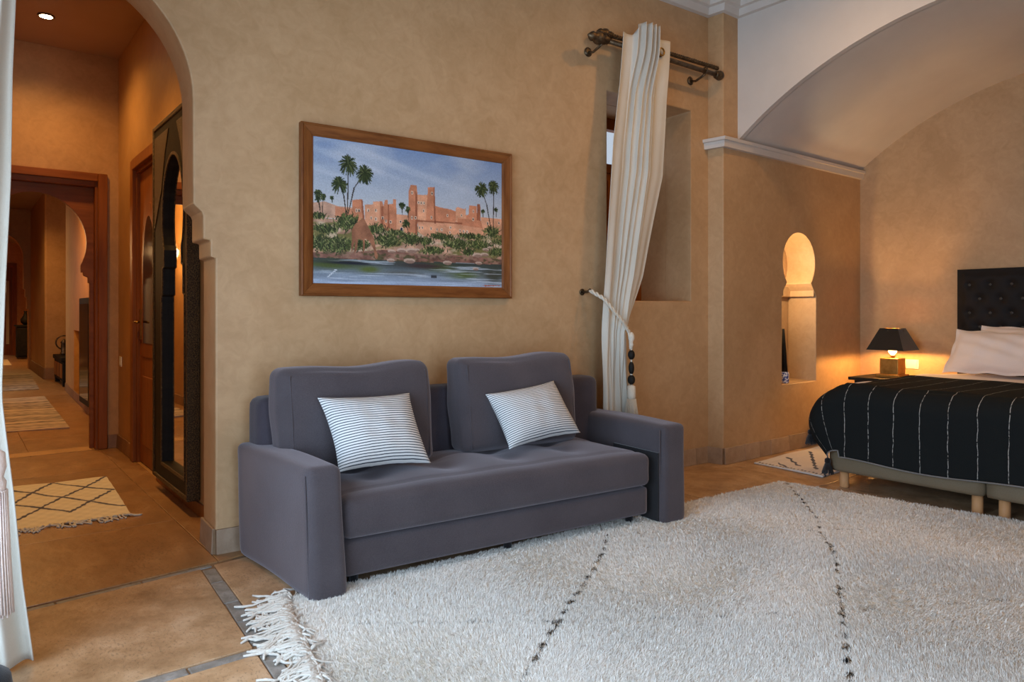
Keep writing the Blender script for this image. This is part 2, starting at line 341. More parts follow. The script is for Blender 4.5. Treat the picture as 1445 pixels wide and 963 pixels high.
for a, b in ((2.73, 3.06), (3.11, 3.43)):
    q = MB(); wbox(q, a, b, -0.58, -0.55, 1.40, 2.33); sh_ = q.build('shutter', DWOOD, win1)
    for z0_, z1_ in ((1.46, 1.84), (1.90, 2.27)):
        q = MB(); wbox(q, a + 0.05, b - 0.05, -0.552, -0.54, z0_, z1_); q.build('raised_panel', DWOOD, sh_, bevel=0.008)
q = MB(); wbox(q, 2.73, 3.43, -0.568, -0.564, 2.40, 2.68); q.build('pane', PANE, win1)
# niche wall (step out from the picture wall) with the keyhole niche
YN = 3.36
nl, nr, nb = 5.577, 6.135, 0.574
nich = [(nl, nb), (nr, nb), (nr, 1.345)]
ncx, ncz = 5.856, 1.632
nich += [(ncx + 0.262 * math.cos(t), ncz + 0.262 * math.sin(t)) for t in np.linspace(-0.74, math.pi + 0.74, 28)] + [(nl, 1.345)]
nich = [nich[0], nich[1], (nr, 1.345)] + nich[3:]
outer = [(4.745, 0), (6.97, 0), (6.97, H0), (4.745, H0)]
wn = plate(outer, [nich], lambda x, z: (x, YN, z), (0, 0.275, 0))
struct(wn.build('wall_niche', PLASTER, bevel=0.006, seg=2, angle=40))
struct(MB().box(5.4, 6.3, YN + 0.275, YN + 0.33, 0.4, 2.1).build('wall_niche_back', PLASTER))
# capital band running round the niche at the neck of the arch
cap = MB().box(nl - 0.012, nr + 0.004, YN + 0.235, YN + 0.276, 1.335, 1.43).box(nr - 0.035, nr + 0.004, YN + 0.004, YN + 0.24, 1.335, 1.43).box(nl - 0.004, nl + 0.035, YN + 0.004, YN + 0.24, 1.335, 1.43)
struct(cap.build('trim_2', PLASTER, bevel=0.008))
st = MB().hexa([(4.745, YN + 0.001, 0), (4.85, YN + 0.001, 0), (4.85, 3.68, 0), (4.722, 3.68, 0)], [(4.745, YN + 0.001, H0), (4.85, YN + 0.001, H0), (4.85, 3.68, H0), (4.722, 3.68, H0)])
struct(st.build('wall_pier', PLASTER, bevel=0.006))
# head wall of the bed alcove
struct(MB().box(6.96, 7.16, -0.6, 3.7, 0, H0).build('wall_head', PLASTER))
# alcove vault and the white lunette wall with its arched opening
VC, VZ, VR = 1.555, 0.353, 2.858
def vz(y): return VZ + math.sqrt(max(0, VR * VR - (y - VC) ** 2))
ys = np.linspace(-0.25, YN, 61)
mb = MB(); mb.grid([[(x, y, vz(y)) for x in (4.985, 6.97)] for y in ys]); mb.grid([[(x, y, vz(y) + 0.12) for x in (4.985, 6.97)] for y in ys])
struct(mb.build('ceiling_vault', WHITE, smooth=True))
outer = [(-0.9, 0), (-0.25, 0)] + [(y, vz(y)) for y in ys] + [(YN, H0), (-0.9, H0)]
lun = plate(outer, [], lambda y, z: (4.935, y, z), (0.06, 0, 0))
struct(lun.build('wall_lunette', WHITE))
# side of the alcove nearest the camera, left wall with the tall window, near wall with an added glazed door
struct(MB().box(4.97, 6.97, -0.45, -0.25, 0, H0).build('wall_alcove_near', PLASTER))
struct(MB().box(-0.75, 0.0, -1.2, -0.9, 0, H0).box(1.5, 4.96, -1.2, -0.9, 0, H0).box(0.0, 1.5, -1.2, -0.9, 2.45, H0).build('wall_near', PLASTER))
d4 = struct(MB().box(0.0, 0.08, -1.18, -1.12, 0, 2.45).box(1.42, 1.5, -1.18, -1.12, 0, 2.45).box(0.71, 0.79, -1.18, -1.12, 0, 2.37).box(0.08, 1.42, -1.18, -1.12, 2.37, 2.45).build('added_near_door', DWOOD))  # unseen door, added as the opening for the near daylight
MB().box(0.08, 1.42, -1.152, -1.148, 0.02, 2.37).build('pane', PANE, d4)
lw = MB().box(-0.62, 0.02, 2.97, 3.50, 0, H0).box(-0.62, -0.58, -0.9, 0.1, 0, H0).box(-0.62, -0.3, 0.1, 0.16, 0, H0).box(-0.62, 0.02, 0.5, 2.97, 2.5, H0).box(-0.62, -0.3, 0.1, 0.5, 2.5, H0)
struct(lw.build('wall_left', PLASTER, bevel=0.006))
wl = MB()
wl.box(-0.66, -0.60, 0.10, 0.20, 0.0, 2.5).box(-0.66, -0.60, 2.87, 2.97, 0.0, 2.5).box(-0.66, -0.60, 0.2, 2.87, 2.40, 2.5).box(-0.66, -0.60, 0.2, 2.87, 0.0, 0.12)
win2 = struct(wl.build('window_2', DWOOD))
for y in (1.09, 1.98): MB().box(-0.655, -0.605, y - 0.03, y + 0.03, 0.12, 2.4).build('mullion', DWOOD, win2)
MB().box(-0.632, -0.628, 0.2, 2.87, 0.12, 2.4).build('pane', PANE, win2)
struct(MB().prism([(-0.75, -1.2), (7.16, -1.2), (7.16, 3.75), (-0.75, 3.95)], H0, H0 + 0.1).build('ceiling', PLASTER))
# white trim at the springing of the vault
prof = [(0.0, 2.488), (0.034, 2.488), (0.038, 2.535), (0.052, 2.540), (0.055, 2.563), (0.0, 2.566)]
def sweep(path, prof, outn):
    # profile (out, z) swept along a plan path; outn gives the mitred outward vector at each plan point
    mb = MB(); n = len(prof); vs = []; fs = []
    for p, o in zip(path, outn):
        for d, z in prof: vs.append((p[0] + o[0] * d, p[1] + o[1] * d, z))
    for i in range(len(path) - 1):
        for k in range(n): fs.append((i * n + k, i * n + (k + 1) % n, (i + 1) * n + (k + 1) % n, (i + 1) * n + k))
    fs += [tuple(range(n)), tuple((len(path) - 1) * n + k for k in range(n))]
    return mb.add(vs, fs)
struct(sweep([(4.722, 3.50), (4.745, YN), (6.96, YN)], prof, [(-1, 0.0), (-1, -1), (0, -1)]).build('trim_1', WHITE))
# stepped cornice under the ceiling
prof = [(0.0, 3.545), (0.035, 3.548), (0.045, 3.60), (0.075, 3.605), (0.085, 3.655), (0.115, 3.66), (0.125, 3.71), (0.155, 3.715), (0.165, 3.77), (0.20, 3.775), (0.21, H0), (0.0, H0)]
pa = W(0.0, 0, 0); pb = W(3.735, 0, 0)
struct(sweep([(pa.x - 1, pa.y + 0.0465), (pb.x, pb.y), (4.745, YN), (4.935, YN), (4.935, -0.85)], prof, [(WN.x, WN.y), (-1, -1), (-1, -1), (-1, -1), (-1, 0)]).build('trim_3', WHITE))

# ------------------------------------------------------------------ floor: stone slabs, slate strips
fl = MB().prism([(-0.8, -1.3), (7.2, -1.3), (7.2, 3.75), (2.3, 3.75), (2.3, 26.5), (-0.9, 26.5), (-0.9, 3.75)], -0.12, -0.007)
floor = struct(fl.build('floor', GROUT))
def slab(poly, mat, gap, name='slab'):
    c = Vector((sum(p[0] for p in poly) / len(poly), sum(p[1] for p in poly) / len(poly), 0)); n = len(poly); out = []
    for i in range(n):    # inset each side by its own gap
        a = Vector(poly[i] + (0,)); b = Vector(poly[(i + 1) % n] + (0,)); z = Vector(poly[i - 1] + (0,))
        def nrm(p, q2): d = (q2 - p).normalized(); return Vector((-d.y, d.x, 0))
        n1, n0 = nrm(a, b), nrm(z, a); g1, g0 = gap[i], gap[i - 1]
        det = n0.x * n1.y - n0.y * n1.x; c0 = n0.dot(a) + g0; c1 = n1.dot(a) + g1
        if abs(det) < 1e-6: q2 = a + n1 * g1
        else: q2 = Vector(((c0 * n1.y - c1 * n0.y) / det, (n0.x * c1 - n1.x * c0) / det, 0))
        out.append((q2.x, q2.y))
    h = rnd.uniform(-0.0012, 0.0012)
    cen = Vector((c.x, c.y, 0))
    mb = MB().prism([(x - c.x, y - c.y) for x, y in out], -0.03, h)
    o = mb.build(name, mat, floor, bevel=0.0025, seg=2); o.location = cen; return o
def XL(k, y): return 0.87 + 0.97 * k + 0.07 * (y - 2.54) * max(0, 1 - abs(k) * 0.3)
def YL(j, x):
    if j == 1: return 3.485 + 0.095 * (x - 0.55) if x < 1.05 else 3.66 - 0.0465 * (x - 1.0)
    return 2.54 + 0.96 * j
for k in range(-2, 7):
    for j in range(-4, 1):
        y0, y1 = 2.54 + 0.96 * j, 2.54 + 0.96 * (j + 1)
        p = [(XL(k, y0), YL(j, XL(k, y0))), (XL(k + 1, y0), YL(j, XL(k + 1, y0))), (XL(k + 1, y1), YL(j + 1, XL(k + 1, y1))), (XL(k, y1), YL(j + 1, XL(k, y1)))]
        if k == -2: p[0] = (-0.7, p[0][1]); p[3] = (-0.7, p[3][1])
        sx = [0.030 if (j == 0 and k < 0) else 0.002, 0.033 if k == -1 else 0.002, 0.018 if (j == 0 and k < 0) else 0.002, 0.033 if k == 0 else 0.002]
        if j == -1 and k < 0: sx[2] = 0.030
        slab(p, SLAB, sx)
def strip_row(p, q, wdt, n):
    p, q = Vector(p + (0,)), Vector(q + (0,)); d = (q - p); L = d.length; d.normalize(); m = Vector((-d.y, d.x, 0)); cuts = [0] + sorted((i + rnd.uniform(-0.2, 0.2)) / n for i in range(1, n)) + [1]
    for a, b in zip(cuts[:-1], cuts[1:]):
        a2, b2 = p + d * (a * L + 0.003), p + d * (b * L - 0.003); g1, g2 = wdt / 2 * rnd.uniform(0.85, 1.0), wdt / 2 * rnd.uniform(0.85, 1.0); c = (a2 + b2) / 2
        poly = [a2 - m * g1 - c, b2 - m * g2 - c, b2 + m * g1 - c, a2 + m * g2 - c]
        o = MB().prism([(t.x, t.y) for t in poly], -0.028, rnd.uniform(-0.004, -0.001)).build('slate_strip', STRIP, floor, bevel=0.004); o.location = c
strip_row((XL(0, 1.2), 1.2), (XL(0, 2.5), 2.5), 0.06, 5); strip_row((XL(0, 2.58), 2.58), (XL(0, 3.49), 3.49), 0.06, 4)
strip_row((-0.6, 2.54), (0.83, 2.54), 0.055, 6)
strip_row((-0.3, 3.405), (0.96, 3.525), 0.032, 4)
# hall and corridor slabs
ye = [3.54, 4.42, 5.30, 6.18, 7.06, 8.05, 9.05, 10.05, 11.05, 12.05, 13.05, 14.2, 15.4, 16.6, 17.8, 19.2, 20.6, 22.0, 24.2, 26.3]
for i in range(len(ye) - 1):
    xs = [-0.6, 1.0, 1.5] if i < 4 else ([-0.6, 0.5, 1.5] if i < 10 else [-0.6, 0.7, 2.2])
    for a, b in zip(xs[:-1], xs[1:]):
        y0a, y0b = ye[i], ye[i]
        if i == 0: y0a, y0b = YL(1, a) + 0.03, YL(1, b) + 0.03
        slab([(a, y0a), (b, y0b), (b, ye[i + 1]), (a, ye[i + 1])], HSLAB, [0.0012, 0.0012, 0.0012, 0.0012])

# ------------------------------------------------------------------ skirting tiles
def skirting(name, p, q, h, mat, lo=0.18, hi=0.3, th=0.02, side=1):
    p, q = Vector((p[0], p[1], 0)), Vector((q[0], q[1], 0)); d = q - p; L = d.length; d.normalize(); nrmv = Vector((-d.y, d.x, 0)) * side
    root = MB().hexa([p + Vector((0, 0, 0.0)), q, q + nrmv * (th * 0.6), p + nrmv * (th * 0.6)], [a + Vector((0, 0, h - 0.004)) for a in (p, q, q + nrmv * (th * 0.6), p + nrmv * (th * 0.6))]).build(name, GROUT)
    struct(root); t = 0
    while t < L - 1e-4:
        e = min(L, t + rnd.uniform(lo, hi)); e = L if L - e < 0.08 else e
        a, b = p + d * (t + 0.001), p + d * (e - 0.001); f = th * rnd.uniform(0.92, 1.08); c = (a + b) / 2
        bot = [a - c + nrmv * 0.002, b - c + nrmv * 0.002, b - c + nrmv * f, a - c + nrmv * f]
        hh = h + rnd.uniform(-0.004, 0.004); top = [x + Vector((0, 0, hh)) for x in bot]
        top[2] = top[2] - nrmv * 0.006; top[3] = top[3] - nrmv * 0.006
        o = MB().hexa(bot, top).build('skirting_tile', mat, root, bevel=0.003); o.location = c; t = e
    return root
a, b = W(0.017, 0, 0), W(3.735, 0, 0)
skirting('baseboard_far', (a.x, a.y), (b.x, b.y), 0.125, SKIRT, side=-1)
c = W(0.017, -0.26, 0); skirting('baseboard_arch', (a.x, a.y), (c.x, c.y), 0.125, SKIRT, 0.12, 0.2)
skirting('baseboard_pier', (4.745, YN), (4.724, 3.496), 0.13, SKIRT, 0.14, 0.16)
skirting('baseboard_niche', (4.745, YN), (6.96, YN), 0.13, SKIRT, 0.14, 0.3, side=-1)
skirting('baseboard_head', (6.96, 3.34), (6.96, 2.5), 0.13, SKIRT, side=-1)

# ------------------------------------------------------------------ hall beyond the arch
XH = 1.145; ZH = 3.433
hw = plate([(3.86, 0), (7.1, 0), (7.1, ZH + 0.1), (3.86, ZH + 0.1)], [[(5.53, 0.001), (6.32, 0.001), (6.32, 2.33), (5.53, 2.33)]], lambda y, z: (XH, y, z), (0.22, 0, 0))
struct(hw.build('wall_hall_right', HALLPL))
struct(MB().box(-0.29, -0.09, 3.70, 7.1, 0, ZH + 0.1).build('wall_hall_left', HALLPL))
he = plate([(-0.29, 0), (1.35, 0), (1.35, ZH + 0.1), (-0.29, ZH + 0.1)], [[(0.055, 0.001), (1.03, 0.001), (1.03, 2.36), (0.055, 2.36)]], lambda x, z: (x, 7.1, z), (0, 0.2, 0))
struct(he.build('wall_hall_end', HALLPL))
struct(MB().box(-0.29, 1.4, 3.86, 7.2, ZH, ZH + 0.1).build('ceiling_hall', HALLCEIL))
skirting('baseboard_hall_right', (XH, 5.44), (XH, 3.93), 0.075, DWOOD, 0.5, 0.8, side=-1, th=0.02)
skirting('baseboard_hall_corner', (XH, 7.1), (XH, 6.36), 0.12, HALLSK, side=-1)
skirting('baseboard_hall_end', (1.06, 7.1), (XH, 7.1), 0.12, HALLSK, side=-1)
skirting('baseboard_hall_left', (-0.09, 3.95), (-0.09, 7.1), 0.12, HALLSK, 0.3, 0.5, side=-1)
# door opening at the end of the hall: casing, lining and a horseshoe-arched screen
cs = MB(); Y7 = 7.1
cs.box(0.985, 1.056, Y7 - 0.035, Y7 - 0.002, 0, 2.40).box(0.03, 0.10, Y7 - 0.035, Y7 - 0.002, 0, 2.40)
d2 = struct(cs.build('door_2', DWOOD, bevel=0.006))
MB().box(0.10, 0.985, Y7 - 0.035, Y7 - 0.002, 2.33, 2.40).build('head_casing', DWOODX, d2, bevel=0.006)
MB().box(0.965, 1.03, Y7 - 0.001, Y7 + 0.22, 0, 2.345).box(0.055, 0.12, Y7 - 0.001, Y7 + 0.22, 0, 2.345).build('door_lining', DWOOD, d2, bevel=0.004)
MB().box(0.12, 0.965, Y7 - 0.001, Y7 + 0.22, 2.285, 2.345).build('head_lining', DWOODX, d2, bevel=0.004)
hx = 0.541
hr = [(0.935, 0.0), (0.935, 1.449), (0.924, 1.452), (0.922, 1.50), (0.890, 1.515), (0.884, 1.545), (0.872, 1.54), (0.868, 1.575)]
hr += [(hx + 0.372 * math.cos(t), 1.80 + (0.372 if t < 0.6 else 0.41) * math.sin(t)) for t in np.linspace(-0.5, 1.571, 22)]
hr = hr[:8] + [(hx + 0.372 * math.cos(t), 1.80 + 0.41 * math.sin(t)) for t in np.linspace(-0.5, math.pi / 2, 22)]
ho = hr + [(2 * hx - x, z) for x, z in reversed(hr[:-1])]
scr = plate([(0.10, 2.30), (0.10, 0)] + list(reversed(ho)) + [(0.975, 0), (0.975, 2.30)], [], lambda x, z: (x, Y7 + 0.09, z), (0, 0.04, 0))
scr.build('arched_screen', DWOODX, d2, bevel=0.003)
# side door on the right wall of the hall
def ybox(mb, y0, y1, x0, x1, z0, z1): return mb.box(x0, x1, y0, y1, z0, z1)
dd = MB(); ybox(dd, 5.45, 5.535, XH - 0.018, XH + 0.004, 0, 2.41); ybox(dd, 6.315, 6.405, XH - 0.030, XH + 0.004, 0, 2.41)
d1 = struct(dd.build('door_1', MWOOD, bevel=0.006))
MB().box(XH - 0.035, XH + 0.004, 5.535, 6.315, 2.325, 2.41).build('head_casing', MWOOD, d1, bevel=0.006)
MB().box(XH, XH + 0.16, 5.53, 5.565, 0, 2.335).box(XH, XH + 0.16, 6.285, 6.32, 0, 2.335).box(XH, XH + 0.16, 5.565, 6.285, 2.30, 2.335).build('door_lining', MWOOD, d1)
leaf = plate([(5.566, 0.01), (6.284, 0.01), (6.284, 2.298), (5.566, 2.298)], [], lambda y, z: (XH + 0.022, y, z), (0.045, 0, 0)).build('door_leaf', MWOOD, d1, bevel=0.003)
pt = [(5.66, 0.85), (6.19, 0.85), (6.19, 1.45)] + [(6.19 - 0.265 * (1 - math.cos(t)), 1.45 + 0.58 * math.sin(t)) for t in np.linspace(0.1, math.pi / 2, 9)] + [(5.66 + 0.265 * (1 - math.cos(t)), 1.45 + 0.58 * math.sin(t)) for t in np.linspace(math.pi / 2 - 0.05, 0.1, 9)] + [(5.66, 1.45)]
plate(pt, [], lambda y, z: (XH + 0.014, y, z), (0.010, 0, 0)).build('pointed_panel', DWOOD, leaf, bevel=0.004)
ip = [(5.925 + (y - 5.925) * 0.72, 1.45 + (z - 1.45) * 0.82) for y, z in pt]
plate(ip, [], lambda y, z: (XH + 0.010, y, z), (0.005, 0, 0)).build('dark_inlay', DARKGLASS, leaf)
MB().box(XH + 0.012, XH + 0.024, 5.70, 6.15, 0.16, 0.70).build('lower_panel', MWOOD, leaf, bevel=0.01)
lk = MB().box(XH + 0.012, XH + 0.023, 6.215, 6.26, 0.98, 1.22).build('lock_plate', BRASS, d1, bevel=0.002)
MB().tube([(XH + 0.015, 6.238, 1.12), (XH - 0.025, 6.238, 1.12), (XH - 0.028, 6.225, 1.12), (XH - 0.028, 6.12, 1.115)], 0.009).build('handle', BRASS, lk, smooth=True)

# ------------------------------------------------------------------ corridor beyond the hall
def cw(p, q, z0, z1, th, mat, name, holes=()):
    p, q = Vector((p[0], p[1], 0)), Vector((q[0], q[1], 0)); d = (q - p).normalized(); L = (q - p).length; nv = Vector((d.y, -d.x, 0))
    return struct(plate([(0, z0), (L, z0), (L, z1), (0, z1)], list(holes), lambda a, z: p + d * a + Vector((0, 0, z)), nv * th).build(name, mat))
Lr = math.hypot(0.17, 5.7)
f = lambda y: (y - 7.3)
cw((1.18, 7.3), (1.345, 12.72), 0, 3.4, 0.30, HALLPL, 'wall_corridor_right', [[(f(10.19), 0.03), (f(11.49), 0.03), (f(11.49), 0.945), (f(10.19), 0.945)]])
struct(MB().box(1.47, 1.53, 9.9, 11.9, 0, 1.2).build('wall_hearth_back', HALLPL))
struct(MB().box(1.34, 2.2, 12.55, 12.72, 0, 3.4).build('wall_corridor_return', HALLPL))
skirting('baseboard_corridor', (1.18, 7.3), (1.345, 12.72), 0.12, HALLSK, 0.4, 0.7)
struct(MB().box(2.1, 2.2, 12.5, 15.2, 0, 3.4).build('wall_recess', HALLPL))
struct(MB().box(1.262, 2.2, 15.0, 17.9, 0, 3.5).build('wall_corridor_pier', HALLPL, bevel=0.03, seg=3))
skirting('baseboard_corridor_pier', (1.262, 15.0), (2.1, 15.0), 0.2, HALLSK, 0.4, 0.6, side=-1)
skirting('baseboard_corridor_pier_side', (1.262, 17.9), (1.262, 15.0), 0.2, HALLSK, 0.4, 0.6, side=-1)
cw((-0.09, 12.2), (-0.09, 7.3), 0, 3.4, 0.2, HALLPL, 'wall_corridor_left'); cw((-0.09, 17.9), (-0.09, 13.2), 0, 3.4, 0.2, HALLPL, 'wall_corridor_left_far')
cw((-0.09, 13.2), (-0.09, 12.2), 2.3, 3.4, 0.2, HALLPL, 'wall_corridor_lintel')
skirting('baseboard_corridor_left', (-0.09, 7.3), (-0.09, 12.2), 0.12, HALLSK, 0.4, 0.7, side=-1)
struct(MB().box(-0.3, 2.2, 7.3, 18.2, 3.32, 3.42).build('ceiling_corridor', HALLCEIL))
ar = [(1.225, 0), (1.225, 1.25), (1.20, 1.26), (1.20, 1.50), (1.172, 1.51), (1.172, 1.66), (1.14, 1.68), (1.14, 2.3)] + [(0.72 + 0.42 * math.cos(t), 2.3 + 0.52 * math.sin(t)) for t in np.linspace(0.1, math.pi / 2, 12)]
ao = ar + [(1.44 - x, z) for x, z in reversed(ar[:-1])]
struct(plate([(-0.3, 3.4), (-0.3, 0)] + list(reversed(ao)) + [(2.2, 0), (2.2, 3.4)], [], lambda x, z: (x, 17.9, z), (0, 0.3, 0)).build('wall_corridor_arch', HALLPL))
ORANGE_LIT = plaster_mat('orange_lit_tadelakt', (0.45, 0.19, 0.05), (0.52, 0.23, 0.065), (0.58, 0.27, 0.085))  # orange lamplight put into the far room's plaster colour
struct(plate([(-0.6, 0), (2.2, 0), (2.2, 3.3), (-0.6, 3.3)], [[(0.36, 0.001), (1.32, 0.001), (1.32, 2.48), (0.36, 2.48)]], lambda x, z: (x, 24.0, z), (0, 0.2, 0)).build('wall_room_far', ORANGE_LIT))
struct(MB().box(2.1, 2.2, 18.2, 24.2, 0, 3.3).build('wall_room_right', ORANGE_LIT)); struct(MB().box(-0.7, -0.6, 18.2, 24.2, 0, 3.3).build('wall_room_left', ORANGE_LIT))
struct(MB().box(-0.7, 2.2, 18.2, 24.2, 3.1, 3.2).build('ceiling_room_far', HALLCEIL))
dd = MB().box(1.26, 1.37, 23.95, 23.998, 0, 2.54).box(0.31, 0.42, 23.95, 23.998, 0, 2.54).box(0.42, 1.26, 23.95, 23.998, 2.42, 2.54)
d3 = struct(dd.build('door_3', DWOOD))
hx3 = 0.84; h3 = [(1.06, 0), (1.06, 1.52), (1.03, 1.54), (1.03, 1.62)] + [(hx3 + 0.30 * math.cos(t), 1.85 + 0.42 * math.sin(t)) for t in np.linspace(-0.6, math.pi / 2, 10)]
h3o = h3 + [(2 * hx3 - x, z) for x, z in reversed(h3[:-1])]
plate([(0.36, 2.48), (0.36, 0)] + list(reversed(h3o)) + [(1.32, 0), (1.32, 2.48)], [], lambda x, z: (x, 24.05, z), (0, 0.05, 0)).build('arched_screen', DWOOD, d3)
MB().box(1.13, 1.20, 24.02, 24.048, 0.3, 2.05).build('pale_edge_strip', PALEROOM, d3)
struct(MB().box(-0.6, 2.2, 26.2, 26.3, 0, 3).build('wall_end_room', PALEROOM))
t = thing('low_cabinet', 'small pale grey low cabinet seen through the farthest arched door', 'cabinet', (0.85, 25.9, 0))
put(MB().box(0.5, 1.12, 25.6, 26.15, 0.05, 0.86).build('body', GREYCAB, t, bevel=0.01)); put(MB().box(0.55, 1.06, 25.58, 25.605, 0.1, 0.8).build('door', GREYCAB, t, bevel=0.006))

# downlight in the hall ceiling
for x, y in ADDED_SPOTS[:0]: pass
t = thing('downlight', 'small round recessed downlight in the hall ceiling', 'ceiling lamp', (0.546, 6.38, ZH))
put(MB().torus((0.546, 6.38, ZH - 0.004), 0.05, 0.008, 'Z', 20, 6).build('trim_ring', IRON, t, smooth=True))
put(MB().lathe([(0.042, -0.010), (0.03, -0.014), (0.0, -0.015)], (0.546, 6.38, ZH)).build('bulb', emit('downlight_glow', (1.0, 0.78, 0.5), 60), t, smooth=True))
# sconce on the left corridor wall, the one the mirror shows
sx, sy, sz = -0.09, 9.75, 1.95
t = thing('wall_sconce', 'glass tube wall sconce glowing on the corridor wall, seen in the mirror', 'lamp', (sx, sy, sz))
put(MB().box(sx, sx + 0.02, sy - 0.04, sy + 0.04, sz - 0.16, sz + 0.10).build('backplate', BRASS, t, bevel=0.004))
put(MB().lathe([(0.05, -0.14), (0.052, 0.12)], (sx + 0.09, sy, sz), 16).build('glass_shade', PANE, t, smooth=True))
put(MB().lathe([(0.012, -0.06), (0.03, 0.0), (0.03, 0.03), (0.0, 0.06)], (sx + 0.09, sy, sz)).build('bulb', emit('sconce_glow', (1.0, 0.6, 0.25), 30), t, smooth=True))
lamp('sconce_light', 'POINT', (sx + 0.16, sy, sz), 26, WARM, 0.04)
# standing mirror leaning-flat against the hall wall, keyhole opening in a black and gilt frame
t = thing('standing_mirror', 'tall black and gilt framed mirror with keyhole opening beside the hall arch', 'mirror', (XH, 4.88, 0.08))
my0, my1, mz0, mz1 = 4.43, 5.345, 0.085, 2.45; mc = 4.80
kh = [(mc + 0.29, mz0 + 0.13), (mc + 0.29, 1.30), (mc + 0.26, 1.31), (mc + 0.26, 1.48), (mc + 0.22, 1.49), (mc + 0.22, 1.60)] + [(mc + 0.27 * math.cos(a), 1.80 + 0.38 * math.sin(a)) for a in np.linspace(-0.45, math.pi / 2, 14)]
kh = kh + [(2 * mc - y, z) for y, z in reversed(kh[:-1])]
put(plate([(my0 + 0.02, mz0 + 0.02), (my1 - 0.02, mz0 + 0.02), (my1 - 0.02, mz1 - 0.02), (my0 + 0.02, mz1 - 0.02)], [kh], lambda y, z: (XH - 0.070, y, z), (0.060, 0, 0)).build('frame', BLACKW, t, bevel=0.003))
g = MB()
for (a0, a1, b0, b1) in [(my0, my0 + 0.03, mz0, mz1), (my1 - 0.03, my1, mz0, mz1), (my0 + 0.03, my1 - 0.03, mz0, mz0 + 0.03), (my0 + 0.03, my1 - 0.03, mz1 - 0.03, mz1)]: g.box(XH - 0.078, XH - 0.003, a0, a1, b0, b1)
put(g.build('gilt_border', GOLD, t, bevel=0.006))
ko = [(mc + (y - mc) * 1.05, 1.2 + (z - 1.2) * 1.02) for y, z in kh]
put(plate(ko, [kh], lambda y, z: (XH - 0.076, y, z), (0.007, 0, 0)).build('gilt_inner_edge', GOLD, t))
for sgn in (-1, 1):
    eo = (my1 - 0.05) if sgn > 0 else (my0 + 0.045)
    sp = [(eo, 2.37), (mc + sgn * 0.10, 2.37), (mc + sgn * 0.20, 2.22), (mc + sgn * 0.29, 2.0), (eo, 1.75)]
    put(plate(sp, [], lambda y, z: (XH - 0.075, y, z), (0.006, 0, 0)).build('carved_spandrel', GOLD, t, bevel=0.003))
put(plate(kh, [], lambda y, z: (XH - 0.036, y, z), (0.004, 0, 0)).build('mirror_glass', MIRROR, t))
# switch at the hall corner
def switch(name, label, c, n, rockers=1):
    t = thing(name, label, 'switch', c); n = Vector(n); u = Vector((-n.y, n.x, 0)); wd = 0.042 * rockers
    def bx(u0, u1, z0, z1, d0, d1):
        C = Vector(c); P = [C + u * a + n * d for a, d in ((u0, d0), (u1, d0), (u1, d1), (u0, d1))]
        return MB().hexa([p + Vector((0, 0, z0)) for p in P], [p + Vector((0, 0, z1)) for p in P])
    put(bx(-wd, wd, -0.043, 0.043, 0, 0.008).build('plate', PLASTIC, t, bevel=0.003))
    for k in range(rockers):
        m = -wd + 0.042 + 0.084 * k; put(bx(m - 0.026, m + 0.026, -0.028, 0.028, 0.008, 0.012).build('rocker', PLASTIC, t, bevel=0.002))
switch('light_switch', 'ivory light switch on the hall wall between the two doors', (XH - 0.001, 6.965, 0.765), (-1, 0, 0))
switch('light_switch', 'double ivory switch plate on the wall beside the brass lamp', (6.959, 2.905, 0.715), (-1, 0, 0), 2)
# black chest with lamp in the corridor recess
t = thing('dark_chest', 'dark wooden chest in the corridor recess before the plaster pier', 'chest', (1.7, 13.9, 0))
put(MB().box(1.36, 2.05, 13.3, 14.5, 0.08, 0.40).build('body', BLACKW, t, bevel=0.01)); put(MB().box(1.34, 2.07, 13.28, 14.52, 0.40, 0.47).build('lid', BLACKW, t, bevel=0.01))
for (x, y) in ((1.40, 13.36), (2.0, 13.36), (1.40, 14.44), (2.0, 14.44)): put(MB().box(x - 0.035, x + 0.035, y - 0.035, y + 0.035, 0, 0.08).build('foot', BLACKW, t))
for y in (13.5, 13.9, 14.3): put(MB().box(1.352, 1.362, y - 0.14, y + 0.14, 0.13, 0.36).build('panel', MWOOD, t, bevel=0.004))
t = thing('lantern', 'dark lantern with a ring handle standing on the corridor chest', 'lantern', (1.46, 14.1, 0.47))
put(MB().lathe([(0.05, 0.47), (0.06, 0.50), (0.045, 0.52), (0.045, 0.66), (0.055, 0.68), (0.01, 0.74)], (1.46, 14.1, 0), 10).build('body', IRON, t, smooth=True)); put(MB().torus((1.46, 14.1, 0.68), 0.115, 0.012, 'Y', 20, 6).build('ring_handle', IRON, t, smooth=True))
t = thing('black_cabinet', 'tall narrow black cabinet beyond the far arch against the orange-lit wall', 'cabinet', (1.6, 22, 0))
put(MB().box(1.25, 1.95, 21.8, 22.3, 0.03, 0.82).build('body', BLACKW, t, bevel=0.01)); put(MB().box(1.22, 1.98, 21.77, 22.33, 0.82, 0.86).build('top', BLACKW, t))
for x in (1.43, 1.77): put(MB().box(x - 0.15, x + 0.15, 21.785, 21.802, 0.08, 0.78).build('door', BLACKW, t, bevel=0.006))
tag(MB().lathe([(0.04, 0.86), (0.10, 0.92), (0.11, 1.0), (0.05, 1.1), (0.03, 1.18), (0.05, 1.22)], (1.44, 22.0, 0), 14).build('dark_vase', BLACKW, smooth=True), 'dark round vase on the black cabinet beyond the far arch', 'vase')
t = thing('slim_mirror', 'slim black framed mirror leaning on the corridor wall behind the door screen', 'mirror', (1.23, 9.6, 0))
